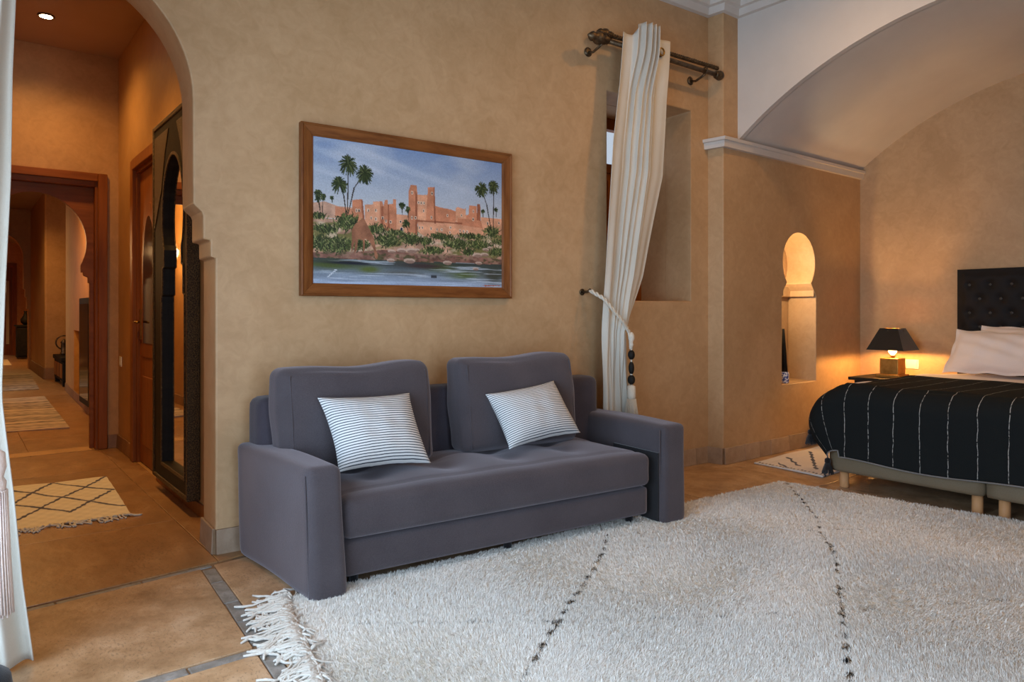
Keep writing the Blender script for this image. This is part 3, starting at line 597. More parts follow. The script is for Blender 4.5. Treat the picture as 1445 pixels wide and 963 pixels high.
put(MB().box(1.19, 1.235, 9.17, 9.99, 0.12, 1.36).build('frame', BLACKW, t, bevel=0.004)); put(MB().box(1.186, 1.192, 9.24, 9.92, 0.19, 1.29).build('glass', DARKGLASS, t))

# ------------------------------------------------------------------ rugs
def flat_rug(name, corners, label, paint, nu=90, nv=90, th=0.012, group=None, rough=0.95):
    # corners a,b,c,d (u along a-b, v along a-d)
    a, b, c, d = [Vector((x, y, 0)) for x, y in corners]; P = []; colr = []
    for i in range(nu + 1):
        row = []
        for j in range(nv + 1):
            u, v = i / nu, j / nv; p = (a * (1 - u) + b * u) * (1 - v) + (d * (1 - u) + c * u) * v
            e = 0.006 * math.sin(13 * u + 3 * v) * (1 if min(u, v, 1 - u, 1 - v) < 0.02 else 0.0)
            row.append((p.x + e, p.y + e, th + 0.003 * math.sin(9 * u + 5 * v) + 0.0015 * math.sin(40 * v + 8 * u))); colr.append(paint(u, v))
        P.append(row)
    mb = MB().grid(P); n = len(mb.v); m = nv + 1
    rim = [(i, 0) for i in range(nu)] + [(nu, j) for j in range(nv)] + [(nu - i, nv) for i in range(nu)] + [(0, nv - j) for j in range(nv)]
    low = [(P[i][j][0], P[i][j][1], 0.002) for i, j in rim]; mb.v += low
    for k in range(len(rim)):
        i, j = rim[k]; i2, j2 = rim[(k + 1) % len(rim)]; mb.f.append((i * m + j, i2 * m + j2, n + (k + 1) % len(rim), n + k))
    mb.f.append(tuple(n + k for k in range(len(rim))))
    colr += [colr[i * m + j] for i, j in rim]
    o = mb.build(name, vcol(name + '_weave', rough, 0.2))
    ca = o.data.color_attributes.new('Col', 'FLOAT_COLOR', 'POINT'); ca.data.foreach_set('color', np.array([list(x) + [1] for x in colr], dtype=np.float32).ravel())
    tag(o, label, 'rug', group); return o
def segd(p, q, x): 
    px, py = q[0] - p[0], q[1] - p[1]; t = max(0, min(1, ((x[0] - p[0]) * px + (x[1] - p[1]) * py) / (px * px + py * py + 1e-12))); return math.hypot(x[0] - p[0] - px * t, x[1] - p[1] - py * t)
def fringe(o, pts, n, length, spread, mat, name='fringe', r=0.003, dirv=None, z=0.006, curl=0.4):
    mb = MB(); pts = [Vector((x, y, 0)) for x, y in pts]; seg = [(pts[i + 1] - pts[i]).length for i in range(len(pts) - 1)]; tot = sum(seg)
    for k in range(n):
        t = tot * (k + rnd.random()) / n; i = 0
        while t > seg[i] and i < len(seg) - 1: t -= seg[i]; i += 1
        p = pts[i].lerp(pts[i + 1], t / seg[i]); d = Vector(dirv).normalized(); a = rnd.gauss(0, spread); L = length * rnd.uniform(0.55, 1.15); c = []
        c.append(p - d * 0.01 + Vector((0, 0, z)))
        ang = a; q2 = p.copy()
        for s in range(6):
            ang += rnd.gauss(0, curl); dv = Vector((d.x * math.cos(ang) - d.y * math.sin(ang), d.x * math.sin(ang) + d.y * math.cos(ang), 0)); q2 = q2 + dv * L / 6
            c.append(q2 + Vector((0, 0, max(r, z * (1 - s / 3) + r + rnd.uniform(0, 0.006)))))
        mb.tube(c, [r] * 5 + [r * 1.2, r * 0.8], 5)
    f = mb.build(name, mat, o, smooth=True); f['kind'] = 'stuff'; return f
# flat hall rug with diamonds
lines = [((0.306, 5.737), (0.818, 4.882)), ((0.294, 5.375), (0.544, 5.87)), ((0.287, 4.944), (0.864, 5.834)), ((0.545, 4.923), (0.814, 5.362)), ((0.542, 5.846), (0.836, 5.368)), ((0.299, 5.33), (0.545, 4.923)), ((0.30, 5.33), (0.06, 4.95)), ((0.287, 4.944), (0.1, 4.66)), ((0.306, 5.737), (0.05, 5.3)), ((0.294, 5.375), (0.06, 5.8))]
HC = [(0.02, 4.74), (0.813, 4.675), (0.864, 5.834), (0.06, 5.90)]
def hall_paint(u, v):
    a, b, c, d = HC; x = ((a[0] * (1 - u) + b[0] * u) * (1 - v) + (d[0] * (1 - u) + c[0] * u) * v, (a[1] * (1 - u) + b[1] * u) * (1 - v) + (d[1] * (1 - u) + c[1] * u) * v)
    m = min(segd(p, q2, x) for p, q2 in lines); n = 0.93 + 0.07 * math.sin(57 * u) * math.sin(71 * v)
    if m < 0.011 + 0.004 * math.sin(90 * x[0] + 70 * x[1]): return (0.05, 0.04, 0.03)
    return (0.78 * n, 0.68 * n, 0.46 * n)
r1 = flat_rug('hall_rug', HC, 'cream hall rug with thin black diamond lines beyond the arch', hall_paint, 130, 160)
fringe(r1, [(0.02, 4.74), (0.813, 4.675)], 60, 0.10, 0.5, WOOLW, dirv=(-0.1, -1, 0), r=0.005)
def stripe_paint(seed):
    rr = random.Random(seed); tab = [rr.random() for _ in range(200)]
    def f(u, v):
        k = tab[int(v * 46)]; n = math.sin(40 * u + 9 * tab[int(v * 46) + 40]) * math.sin(17 * u + k * 9)
        if k < 0.45: c = 0.50 + 0.05 * n
        elif k < 0.8: c = 0.34 + 0.10 * n
        else: c = 0.20 + 0.12 * n
        return (c * 1.0, c * 0.78, c * 0.52)
    return f
flat_rug('corridor_rug', [(0.05, 8.72), (0.932, 8.54), (1.0, 11.9), (0.05, 11.95)], 'striped beige rug in the corridor, nearest of its row', stripe_paint(3), 60, 150, group='striped rugs along the corridor')
flat_rug('corridor_rug', [(0.05, 13.2), (1.03, 13.1), (1.15, 16.6), (0.05, 16.7)], 'striped beige rug in the corridor, farther and beside the plaster pier', stripe_paint(5), 60, 150, group='striped rugs along the corridor')
flat_rug('pale_far_rug', [(0.1, 19.2), (1.0, 19.2), (1.05, 21.6), (0.1, 21.6)], 'pale rug on the floor beyond the far arch', lambda u, v: (0.62, 0.5, 0.36), 20, 20)
# white black-patterned runner beside the bed
zig = [((5.341, 3.164), (5.118, 2.937)), ((5.701, 3.175), (5.105, 2.793)), ((5.784, 3.0), (5.3, 2.66)), ((5.95, 3.15), (5.5, 2.66)), ((5.1, 3.1), (4.98, 2.95))]
RC = [(4.935, 2.65), (6.35, 2.68), (6.35, 3.28), (4.965, 3.23)]
def run_paint(u, v):
    a, b, c, d = RC; x = ((a[0] * (1 - u) + b[0] * u) * (1 - v) + (d[0] * (1 - u) + c[0] * u) * v, (a[1] * (1 - u) + b[1] * u) * (1 - v) + (d[1] * (1 - u) + c[1] * u) * v)
    m = min(segd(p, q2, x) for p, q2 in zig)
    if m < 0.012 + 0.006 * math.sin(70 * x[0]): return (0.012, 0.012, 0.012)
    if abs(u - 0.028) < 0.009 and math.sin(120 * v) > -0.1: return (0.015, 0.015, 0.015)
    return (0.66, 0.60, 0.52)
flat_rug('bedside_runner', RC, 'narrow white rug with black zigzag lines beside the bed', run_paint, 150, 70)

# large shaggy rug
RA, RB, RCc, RD = (1.07, 2.885), (4.56, 2.76), (4.90, 0.25), (0.52, 0.25)
base = MB().hexa([(x, y, 0.001) for x, y in (RD, RCc, RB, RA)], [(x, y, 0.012) for x, y in (RD, RCc, RB, RA)])
rug = base.build('shaggy_rug', WOOLW)
tag(rug, 'large thick white shag rug with wandering black lines in front of the sofa', 'rug')
LN = [([(4.556, 2.72), (4.125, 2.325), (3.894, 2.13), (3.662, 1.983), (3.485, 1.832), (3.267, 1.686), (2.755, 1.396), (2.639, 1.329), (2.281, 1.135), (1.9, 0.93)], 0.0105, 1.0),
      ([(2.74, 2.661), (2.509, 2.466), (2.265, 2.302), (1.979, 2.134), (1.807, 2.02), (1.484, 1.806), (1.1, 1.55)], 0.0115, 1.0),
      ([(1.007, 2.648), (1.299, 2.404), (1.626, 2.17), (1.811, 2.024), (2.349, 1.666), (2.768, 1.402), (3.127, 1.205), (3.476, 1.003)], 0.006, 0.45),
      ([(2.754, 2.665), (3.171, 2.338), (3.706, 1.995), (4.156, 1.673), (4.673, 1.348)], 0.006, 0.35)]
def shag(nt=260000, per=6):
    # tufts: position by rejection so that nearer ground carries more
    P = np.zeros((0, 2))
    while len(P) < nt:
        q2 = NR.random((nt * 2, 2)) * np.array([4.5, 2.75]) + np.array([0.45, 0.22])
        x, y = q2[:, 0], q2[:, 1]
        xl = np.interp(y, [0.25, 2.885], [0.52, 1.07]); xr = np.interp(y, [0.25, 2.76], [4.90, 4.56]); yt = np.interp(x, [1.07, 4.56], [2.885, 2.76])
        d2 = x * x + y * y
        ok = (x > xl + 0.01) & (x < xr - 0.005) & (y < yt) & (NR.random(len(q2)) < np.minimum(1, 4.2 / d2))
        P = np.vstack([P, q2[ok]])
    P = P[:nt]; x, y = P[:, 0], P[:, 1]
    dist = np.sqrt(x * x + y * y)
    # lay of the pile varies slowly
    lay = 2.6 * np.sin(2.1 * x + 1.3 * np.sin(1.7 * y)) + 1.8 * np.cos(2.9 * y + x) + NR.normal(0, 0.9, nt)
    amt = 1.0 + 0.35 * np.sin(5.2 * x + 3.7 * y) + NR.normal(0, 0.3, nt)
    dark = np.zeros(nt)
    wob = 0.006 * np.sin(55 * x + 31 * y) + 0.004 * np.sin(120 * y)
    for pl, wd, st in LN:
        m = np.full(nt, 9.0)
        for (ax, ay), (bx, by) in zip(pl[:-1], pl[1:]):
            dx, dy = bx - ax, by - ay; t = np.clip(((x - ax) * dx + (y - ay) * dy) / (dx * dx + dy * dy), 0, 1); m = np.minimum(m, np.hypot(x - ax - dx * t, y - ay - dy * t))
        gate = (np.sin(17 * x - 11 * y) + np.sin(37 * y + 5 * x)) * 0.5
        wid = wd * (0.75 + 0.5 * gate)
        hit = (m + wob < wid) & (NR.random(nt) < (1.0 if st > 0.9 else st + 0.3 * gate)); dark = np.where(hit, st if st > 0.9 else 0.75, dark)
    L = (0.013 + 0.007 * NR.random(nt)) * (1 - 0.35 * dark)
    ph = np.repeat(lay, per) + NR.normal(0, 0.55, nt * per); am = np.repeat(amt, per) + NR.normal(0, 0.25, nt * per)
    bx = np.repeat(x, per) + NR.normal(0, 0.0045, nt * per); by = np.repeat(y, per) + NR.normal(0, 0.0045, nt * per)
    LL = np.repeat(L, per) * (0.75 + 0.5 * NR.random(nt * per)); wd = 0.0017 * np.repeat(np.clip(dist / 2.2, 0.9, 2.0), per)
    wa = NR.random(nt * per) * 6.283; ox, oy = np.cos(wa) * wd, np.sin(wa) * wd
    hx2, hy2 = np.cos(ph) * am, np.sin(ph) * am; nm = np.sqrt(1 + hx2 ** 2 + hy2 ** 2)
    z0 = np.full(nt * per, 0.008); tx, ty, tz = bx + hx2 * LL / nm, by + hy2 * LL / nm, z0 + LL / nm
    n = nt * per
    V = np.empty((n, 3, 3), np.float32)
    V[:, 0] = np.stack([bx - ox, by - oy, z0], 1); V[:, 1] = np.stack([bx + ox, by + oy, z0], 1); V[:, 2] = np.stack([tx, ty, tz], 1)
    me = bpy.data.meshes.new('pile'); me.vertices.add(n * 3); me.vertices.foreach_set('co', V.ravel())
    me.loops.add(n * 3); me.loops.foreach_set('vertex_index', np.arange(n * 3, dtype=np.int32))
    me.polygons.add(n); me.polygons.foreach_set('loop_start', (np.arange(n) * 3).astype(np.int32))
    me.update(calc_edges=True)
    c = np.repeat(0.68 + 0.24 * NR.random(nt), per) * (1 - 0.985 * np.repeat(dark, per))
    cc = np.stack([c, c * 0.95, c * 0.86, np.ones(n)], 1).astype(np.float32); cc = np.repeat(cc, 3, axis=0)
    ca = me.color_attributes.new('Col', 'FLOAT_COLOR', 'POINT'); ca.data.foreach_set('color', cc.ravel())
    o = finish('pile', me, vcol('wool_pile', 0.9, 0.0, spec=0.1), rug); o['kind'] = 'stuff'; return o
shag()
FR = fabric('grey_white_fringe', (0.50, 0.45, 0.38), (0.64, 0.59, 0.51), 120, 0.9, 0.8)
fringe(rug, [(1.10, 2.93), (1.03, 2.70), (0.99, 2.5), (0.93, 2.2), (0.80, 1.6)], 380, 0.19, 0.6, FR, dirv=(-1, 0.05, 0), r=0.0048, z=0.022, curl=0.75)

# ------------------------------------------------------------------ sofa (its own plan: a along the front, b towards the wall)
SW, SD = 2.14, 0.86
_fl, _fr, _bl, _br = Vector((1.136, 2.775)), Vector((3.27, 2.585)), Vector((1.09, 3.60)), Vector((3.36, 3.47))
def S(a, b, z):
    s, t = a / SW, b / SD; p = (_fl * (1 - s) + _fr * s) * (1 - t) + (_bl * (1 - s) + _br * s) * t
    return Vector((p.x, p.y, z))
def soft_box(x0, x1, y0, y1, z0, z1, r, nx=16, ny=12, nz=6, disp=None):
    # rounded box on a fine grid, with an optional displacement(p, unit position, normal)
    bm = bmesh.new(); hx, hy, hz = (x1 - x0) / 2, (y1 - y0) / 2, (z1 - z0) / 2; c = Vector(((x0 + x1) / 2, (y0 + y1) / 2, (z0 + z1) / 2)); V = {}
    def vert(i, j, k):
        if (i, j, k) in V: return V[(i, j, k)]
        u = Vector((2 * i / nx - 1, 2 * j / ny - 1, 2 * k / nz - 1))
        def warp(t, h):   # more loops near the rims
            m = r / h; s = abs(t)
            return t
        p = Vector((u.x * hx, u.y * hy, u.z * hz))
        inn = Vector((max(-hx + r, min(hx - r, p.x)), max(-hy + r, min(hy - r, p.y)), max(-hz + r, min(hz - r, p.z))))
        d = p - inn
        if d.length > 1e-9: n = d.normalized(); p = inn + n * r
        else: n = Vector((0, 0, 0))
        if abs(u.z) > 0.999 and n.length < 0.1: n = Vector((0, 0, u.z))
        if disp: p = p + disp(u, n)
        V[(i, j, k)] = bm.verts.new(c + p); return V[(i, j, k)]
    for a, b, f in ((nx, ny, lambda i, j, e: (i, j, e * nz)), (nx, nz, lambda i, j, e: (i, e * ny, j)), (ny, nz, lambda i, j, e: (e * nx, i, j))):
        for e in (0, 1):
            for i in range(a):
                for j in range(b):
                    q2 = [vert(*f(i, j, e)), vert(*f(i + 1, j, e)), vert(*f(i + 1, j + 1, e)), vert(*f(i, j + 1, e))]
                    try: bm.faces.new(q2)
                    except ValueError: pass
    bmesh.ops.recalc_face_normals(bm, faces=bm.faces[:]); mb = MB(); bm.verts.index_update()
    mb.add([v.co.copy() for v in bm.verts], [tuple(v.index for v in f.verts) for f in bm.faces]); bm.free(); return mb
sofa = thing('sofa', 'mauve grey velour sofa with broad square arms against the picture wall', 'sofa', S(SW / 2, SD / 2, 0))
def arm(a0, a1, b1, lean, z1=0.563):
    mb = soft_box(a0, a1, 0.0, b1, 0.0, z1, 0.036, 10, 36, 28, lambda u, n: Vector((lean * 0.022 * (u.z + 1) * 0.5, 0, 0)) + n * 0.004 * math.sin(3 * u.y + 2 * u.z))
    return put(mb.mapped(lambda p: S(p[0], p[1], p[2])).build('arm', SOFA, sofa, smooth=True))
arm_l = arm(0.012, 0.165, 0.84, -1); arm_r = arm(1.988, 2.165, 0.84, 0.4)
def piping(pts, parent, r=0.0045, name='seam'): return put2(MB().tube(pts, r, 6).build(name, SOFA, parent, smooth=True))
def put2(o):
    p = o.parent; m = Vector((0, 0, 0))
    while p: m += Vector(p.location); p = p.parent
    o.matrix_parent_inverse = Matrix.Translation(-Vector(sofa.location)) if o.parent is sofa else Matrix(); return o
for ar, e0, e1 in ((arm_l, 0.0, 0.163), (arm_r, 1.986, 2.167)):
    pts = [S(e0 + 0.005, 0.034, z) for z in (0.02, 0.2, 0.4, 0.53)]
    if ar is arm_l: pts = [S(e0 + 0.012 - 0.022 * z / 0.563, 0.030, z) for z in (0.02, 0.2, 0.4, 0.525)]
    s_ = MB().tube(pts, 0.004, 6).build('piping', SOFA, ar, smooth=True)
mb = soft_box(0.165, 1.928, 0.06, 0.80, 0.062, 0.220, 0.018, 60, 12, 8)
put(mb.mapped(lambda p: S(*p)).build('base', SOFA, sofa, smooth=True))
put(MB().box(1.976, 1.990, 0.034, 0.40, 0.02, 0.405).mapped(lambda p: S(*p)).build('gap_panel', BLACKF, sofa))  # thin black panel in the gap between seat and right arm
put(MB().box(0.15, 1.985, 0.24, 0.82, 0.03, 0.36).mapped(lambda p: S(*p)).build('inner_carcass', BLACKF, sofa))
for a_ in (0.25, 1.05, 1.86):
    put(MB().lathe([(0.02, 0.0), (0.022, 0.05)], S(a_, 0.14, 0.0), 10).build('foot', BLACKF, sofa))
TU = [(x, y) for x in (0.42, 0.80, 1.18, 1.56) for y in (0.30, 0.50)]
def seat_disp(u, n):
    a = (u.x + 1) / 2 * 1.78 + 0.165; b = (u.y + 1) / 2 * 0.74 + 0.04
    if n.z < 0.3: return n * (0.006 * math.sin(5 * u.x + 1) * (1 - abs(u.z)))
    dome = 0.032 * (1 - abs(u.x) ** 6) * (1 - abs(u.y) ** 3)
    d = min(math.hypot(a - x, (b - y)) for x, y in TU); t = -0.013 * math.exp(-(d / 0.075) ** 2)
    seam = -0.006 * math.exp(-((b - 0.135) / 0.012) ** 2) - 0.008 * sum(math.exp(-((b - 0.50 + 0.0) / 0.02) ** 2) for _ in (0,))
    ridge = 0.010 * math.cos((a - 0.42) / 0.38 * 2 * math.pi + math.pi) * math.exp(-((b - 0.4) / 0.2) ** 2)
    return Vector((0, 0, dome + t + seam + ridge))
mb = soft_box(0.165, 1.932, 0.035, 0.78, 0.226, 0.405, 0.04, 96, 44, 10, seat_disp)
put(mb.mapped(lambda p: S(*p)).build('seat', SOFA, sofa, smooth=True))
mb = soft_box(0.045, 2.09, 0.66, 0.845, 0.10, 0.785, 0.05, 60, 8, 20)
put(mb.mapped(lambda p: S(*p)).build('back_frame', SOFAD, sofa, smooth=True))
def back_cushion(a0, a1, z0, z1, sd):
    rr = random.Random(sd); ph = rr.random() * 6
    def disp(u, n):
        puff = 0.045 * (1 - u.x ** 4) * (1 - u.z ** 4) * (1 if n.y <= 0.2 else 0.3) * (-1 if u.y < 0 else 1)
        wr = 0.006 * math.sin(7 * u.x + 3 * u.z + ph) * math.sin(3 * u.z + 2 * ph) * (1 - u.z * u.z)
        sag = -0.012 * (1 - u.x * u.x) * (1 if u.z > 0.9 else 0) * math.cos(2.2 * u.x + ph)
        return Vector((0.005 * math.sin(4 * u.z + ph) * u.x, puff + wr, sag - 0.006 * math.sin(5 * u.x + ph) * (u.z > 0.8)))
    mb = soft_box(a0, a1, -0.085, 0.085, z0, z1, 0.05, 40, 8, 30, disp)
    def mp(p): t = (p[2] - z0) / (z1 - z0); return S(p[0], 0.545 + p[1] + 0.06 * t, p[2])
    o = put(mb.mapped(mp).build('back_cushion', SOFA, sofa, smooth=True))
    for sx in (a0 + 0.046, a1 - 0.046):   # front seams down both sides
        MB().tube([S(sx, 0.545 + 0.06 * t - 0.088 - 0.030 * (1 - (2 * t - 1) ** 4) * (1 - (1 - 0.092 / (a1 - a0)) ** 4), z0 + (z1 - z0) * t) for t in np.linspace(0.06, 0.93, 14)], 0.0035, 6).build('piping', SOFA, o, smooth=True)
back_cushion(0.075, 0.845, 0.43, 0.935, 1); back_cushion(1.0, 1.775, 0.43, 0.945, 4)
def cushion(name, bl, br, tr, tl, thick, mat, label, cat, group=None, n=36, pinch=0.085, uvs=(1, 1), flange=0.0, wr=0.004, parent=None, sd=1):
    bl, br, tr, tl = map(Vector, (bl, br, tr, tl)); N = ((br - bl).cross(tl - bl)).normalized(); mb = MB(); uvl = []
    def surf(u, v, side):
        s, t = u, v; e = 2 * u - 1; g = 2 * v - 1
        # edges bow in between pointed corners
        s2 = 0.5 + 0.5 * e * (1 - pinch * (1 - g * g)); t2 = 0.5 + 0.5 * g * (1 - pinch * (1 - e * e))
        p = (bl * (1 - s2) + br * s2) * (1 - t2) + (tl * (1 - s2) + tr * s2) * t2
        if flange:
            e2, g2 = min(1, abs(e) / (1 - flange)), min(1, abs(g) / (1 - flange))
        else: e2, g2 = abs(e), abs(g)
        h = thick * (max(0, (1 - e2 ** 2.6) * (1 - g2 ** 2.6))) ** 0.55
        wv = wr * math.sin(9 * e + 5 * g + sd) * math.sin(6 * g - 3 * e + 2 * sd) * (1 - e * e) * (1 - g * g)
        if flange and (abs(e) > 1 - flange or abs(g) > 1 - flange): wv += 0.013 * math.sin(9 * e + sd) * math.cos(8 * g + sd)
        return p + N * (side * (h + 0.002) + wv)
    for side in (1, -1):
        mb.grid([[surf(i / n, j / n, side) for j in range(n + 1)] for i in range(n + 1)]); uvl += [(i / n * uvs[0], j / n * uvs[1]) for i in range(n + 1) for j in range(n + 1)]
    m = n + 1; rim = [i * m for i in range(n)] + [n * m + j for j in range(n)] + [(n - i) * m + n for i in range(n)] + [n - j for j in range(n)]; o2 = m * m
    for k in range(len(rim)): a, b = rim[k], rim[(k + 1) % len(rim)]; mb.f.append((a, b, b + o2, a + o2))
    o = mb.build(name, mat, parent, smooth=True)
    ul = o.data.uv_layers.new(name='UVMap'); vi = np.empty(len(o.data.loops), np.int32); o.data.loops.foreach_get('vertex_index', vi)
    ul.data.foreach_set('uv', np.array(uvl, np.float32)[vi].ravel())
    if label: tag(o, label, cat, group)
    return o
cushion('striped_cushion', S(0.235, 0.25, 0.475), S(0.69, 0.25, 0.462), S(0.672, 0.43, 0.792), S(0.215, 0.43, 0.80), 0.095, TICK, 'striped blue and white cushion at the left end of the sofa', 'cushion', 'striped cushions on the sofa', uvs=(0.46, 0.33), sd=1)
cushion('striped_cushion', S(1.165, 0.29, 0.472), S(1.645, 0.30, 0.512), S(1.575, 0.455, 0.80), S(1.125, 0.455, 0.752), 0.095, TICK, 'striped blue and white cushion tilted at the right end of the sofa', 'cushion', 'striped cushions on the sofa', uvs=(0.46, 0.33), sd=4)

# ------------------------------------------------------------------ painting in its wooden frame
pt_ = thing('painting', 'framed oil painting of an orange kasbah and palms by water above the sofa', 'painting', W(1.11, 0.0, 1.74))
s0, s1, z0, z1 = 0.432, 1.788, 1.283, 2.200; i0, i1, k0, k1 = 0.503, 1.722, 1.352, 2.135
def rail(name, a, mat):   # mitred bar with a raised outer rim
    (p0, p1, q1, q0) = a; mb = MB()
    prof = [(0.0, 0.004), (0.0, 0.042), (0.12, 0.046), (0.22, 0.040), (0.85, 0.030), (1.0, 0.024), (1.0, 0.004)]
    vs = []
    for P, Q in ((p0, q0), (p1, q1)):
        for t, d in prof: vs.append(W(P[0] + (Q[0] - P[0]) * t, d, P[1] + (Q[1] - P[1]) * t))
    n = len(prof); mb.add(vs, [(k, (k + 1) % n, n + (k + 1) % n, n + k) for k in range(n)] + [tuple(range(n)), tuple(range(n, 2 * n))])
    return put(mb.build(name, mat, pt_, bevel=0.002))
rail('frame_rail', ((s0, z1), (s1, z1), (i1, k1), (i0, k1)), FRAMEWX); rail('frame_rail', ((s1, z0), (s0, z0), (i0, k0), (i1, k0)), FRAMEWX)
rail('frame_rail', ((s0, z0), (s0, z1), (i0, k1), (i0, k0)), FRAMEW); rail('frame_rail', ((s1, z1), (s1, z0), (i1, k0), (i1, k1)), FRAMEW)
def paint_canvas(w=450, h=290):
    R = np.random.default_rng(5)
    yy, xx = np.mgrid[0:h, 0:w]; X = xx / (w - 1) * 1000; Y = yy / (h - 1) * 1000
    def noise(sx, sy, seed):
        r = np.random.default_rng(seed); out = np.zeros((h, w)); amp = 1
        for o in range(4):
            gx, gy = int(sx * 2 ** o) + 2, int(sy * 2 ** o) + 2; g = r.random((gy, gx)); fx = X / 1000 * (gx - 1.001); fy = Y / 1000 * (gy - 1.001)
            ix, iy = fx.astype(int), fy.astype(int); tx, ty = fx - ix, fy - iy; tx = tx * tx * (3 - 2 * tx); ty = ty * ty * (3 - 2 * ty)
            ix2, iy2 = np.minimum(ix + 1, gx - 1), np.minimum(iy + 1, gy - 1)
            out += amp * ((g[iy, ix] * (1 - tx) + g[iy, ix2] * tx) * (1 - ty) + (g[iy2, ix] * (1 - tx) + g[iy2, ix2] * tx) * ty); amp *= 0.5
        return out / 1.875
    def C(r, g, b): return np.array([r, g, b], float) / 255
    img = np.zeros((h, w, 3))
    def mixin(mask, col, a=1.0):
        m = (np.clip(mask, 0, 1) * a)[..., None]; img[:] = img * (1 - m) + col * m
    t = np.clip(Y / 480, 0, 1)[..., None]; img[:] = C(116, 138, 172) * (1 - t) + C(184, 186, 186) * t
    Xr, Yr = X + 0.9 * Y, Y - 0.25 * X
    cl = noise(3, 5, 1); mixin(np.clip((cl - 0.48) * 4, 0, 1), C(168, 176, 188), 0.7)
    for (cx_, cy_, L, a) in [(200, 150, 260, 0.5), (330, 90, 240, 0.45), (470, 170, 200, 0.35), (100, 250, 150, 0.5), (640, 210, 300, 0.3)]:
        d = np.abs((Y - cy_) - (X - cx_) * 0.35) + 40 * (noise(8, 8, 9) - 0.5); mixin(np.exp(-(d / 26) ** 2) * np.exp(-((X - cx_) / L) ** 2), C(190, 196, 204), a)
    def poly(pts, col, shade=0.14, sd=2):
        inside = np.zeros((h, w), bool); n = len(pts)
        for i in range(n):
            (xa, ya), (xb, yb) = pts[i], pts[(i + 1) % n]
            if ya == yb: continue
            cond = ((ya > Y) != (yb > Y)) & (X < (xb - xa) * (Y - ya) / (yb - ya) + xa); inside ^= cond
        nz = noise(26, 22, sd)[..., None]; m = inside[..., None]
        img[:] = np.where(m, col * (1 - shade + 2 * shade * nz), img); return inside
    OR = C(188, 122, 90); ORD = C(146, 88, 64); ORL = C(206, 146, 112); GD = C(176, 136, 112)
    poly([(-1, 454), (56, 438), (119, 463), (183, 461), (183, 551), (-1, 547)], C(186, 146, 122), 0.2)
    poly([(103, 465), (183, 474), (183, 544), (103, 533)], C(184, 122, 92))
    near = [(1, 547), (183, 557), (459, 618), (881, 582), (1001, 577), (1001, 779), (565, 768), (337, 748), (0, 793)]
    poly(near, GD, 0.35, 3); g = noise(14, 26, 12); ins = (Y > 560) & (Y < 780); mixin(ins * np.clip((g - 0.46) * 6, 0, 1), C(92, 96, 50), 0.75); mixin(ins * np.clip((noise(20, 20, 14) - 0.56) * 8, 0, 1), C(200, 176, 150), 0.8)
    for k, (p, c_) in enumerate([([(184, 412), (207, 403), (233, 399), (236, 446), (245, 571), (183, 557)], OR), ([(244, 434), (284, 428), (284, 407), (318, 401), (317, 584), (244, 585)], ORL), ([(318, 401), (330, 400), (336, 432), (343, 388), (358, 385), (357, 417), (384, 410), (385, 377), (399, 375), (406, 610), (317, 605)], OR), ([(403, 483), (470, 481), (469, 620), (402, 617)], ORL), ([(604, 393), (637, 403), (693, 410), (722, 422), (724, 514), (604, 521)], OR), ([(722, 399), (733, 386), (774, 399), (780, 383), (783, 483), (724, 506)], ORL), ([(783, 445), (797, 435), (801, 364), (845, 366), (847, 475), (783, 499)], OR), ([(847, 350), (866, 347), (870, 544), (845, 546)], ORD), ([(870, 449), (1001, 448), (1001, 577), (870, 591)], ORL), ([(465, 474), (512, 509), (512, 620), (464, 621)], OR), ([(510, 325), (568, 320), (565, 533), (510, 539)], ORL), ([(464, 311), (475, 257), (507, 256), (512, 332), (512, 613), (463, 618)], OR), ([(568, 261), (604, 255), (611, 527), (555, 534)], OR), ([(512, 521), (587, 515), (733, 500), (881, 534), (881, 590), (733, 597), (554, 631), (514, 598)], ORL), ([(733, 470), (870, 478), (881, 534), (733, 520)], OR)]): poly(p, c_, 0.16, 20 + k)
    for p in ([(323, 440), (336, 432), (336, 600), (323, 600)], [(500, 300), (512, 332), (512, 610), (500, 612)], [(597, 262), (604, 255), (611, 527), (602, 528)], [(226, 405), (233, 399), (245, 571), (236, 568)], [(357, 417), (364, 415), (368, 605), (358, 605)]): poly(p, ORD, 0.1, 40)
    mixin(((np.abs((Y - 512) + 0.03 * (X - 690)) < 6) & (X > 512) & (X < 760)).astype(float), C(120, 66, 46), 0.7)
    for (x, y) in [(204, 481), (216, 480), (261, 473), (275, 525), (298, 468), (298, 529), (332, 518), (349, 537), (372, 541), (423, 535), (517, 383), (531, 384), (546, 382), (483, 315), (482, 498), (501, 496), (544, 439), (587, 485), (590, 305), (585, 568), (618, 572), (644, 569), (522, 567), (538, 566), (693, 548), (689, 586), (747, 568), (768, 570), (788, 571), (825, 408), (824, 470), (676, 459), (756, 448), (911, 491), (948, 551), (980, 483)]:
        mixin(((np.abs(X - x) < 5) & (np.abs(Y - y) < 11)).astype(float), C(222, 196, 170)); mixin(((np.abs(X - x) < 2.5) & (np.abs(Y - y) < 8)).astype(float), C(60, 40, 40))
    mixin((((X - 428) / 9) ** 2 + (np.maximum(585 - Y, 0) / 14) ** 2 < 1) * (Y < 622), C(215, 190, 165)); mixin((((X - 428) / 6) ** 2 + (np.maximum(587 - Y, 0) / 12) ** 2 < 1) * (Y < 620), C(30, 40, 62))
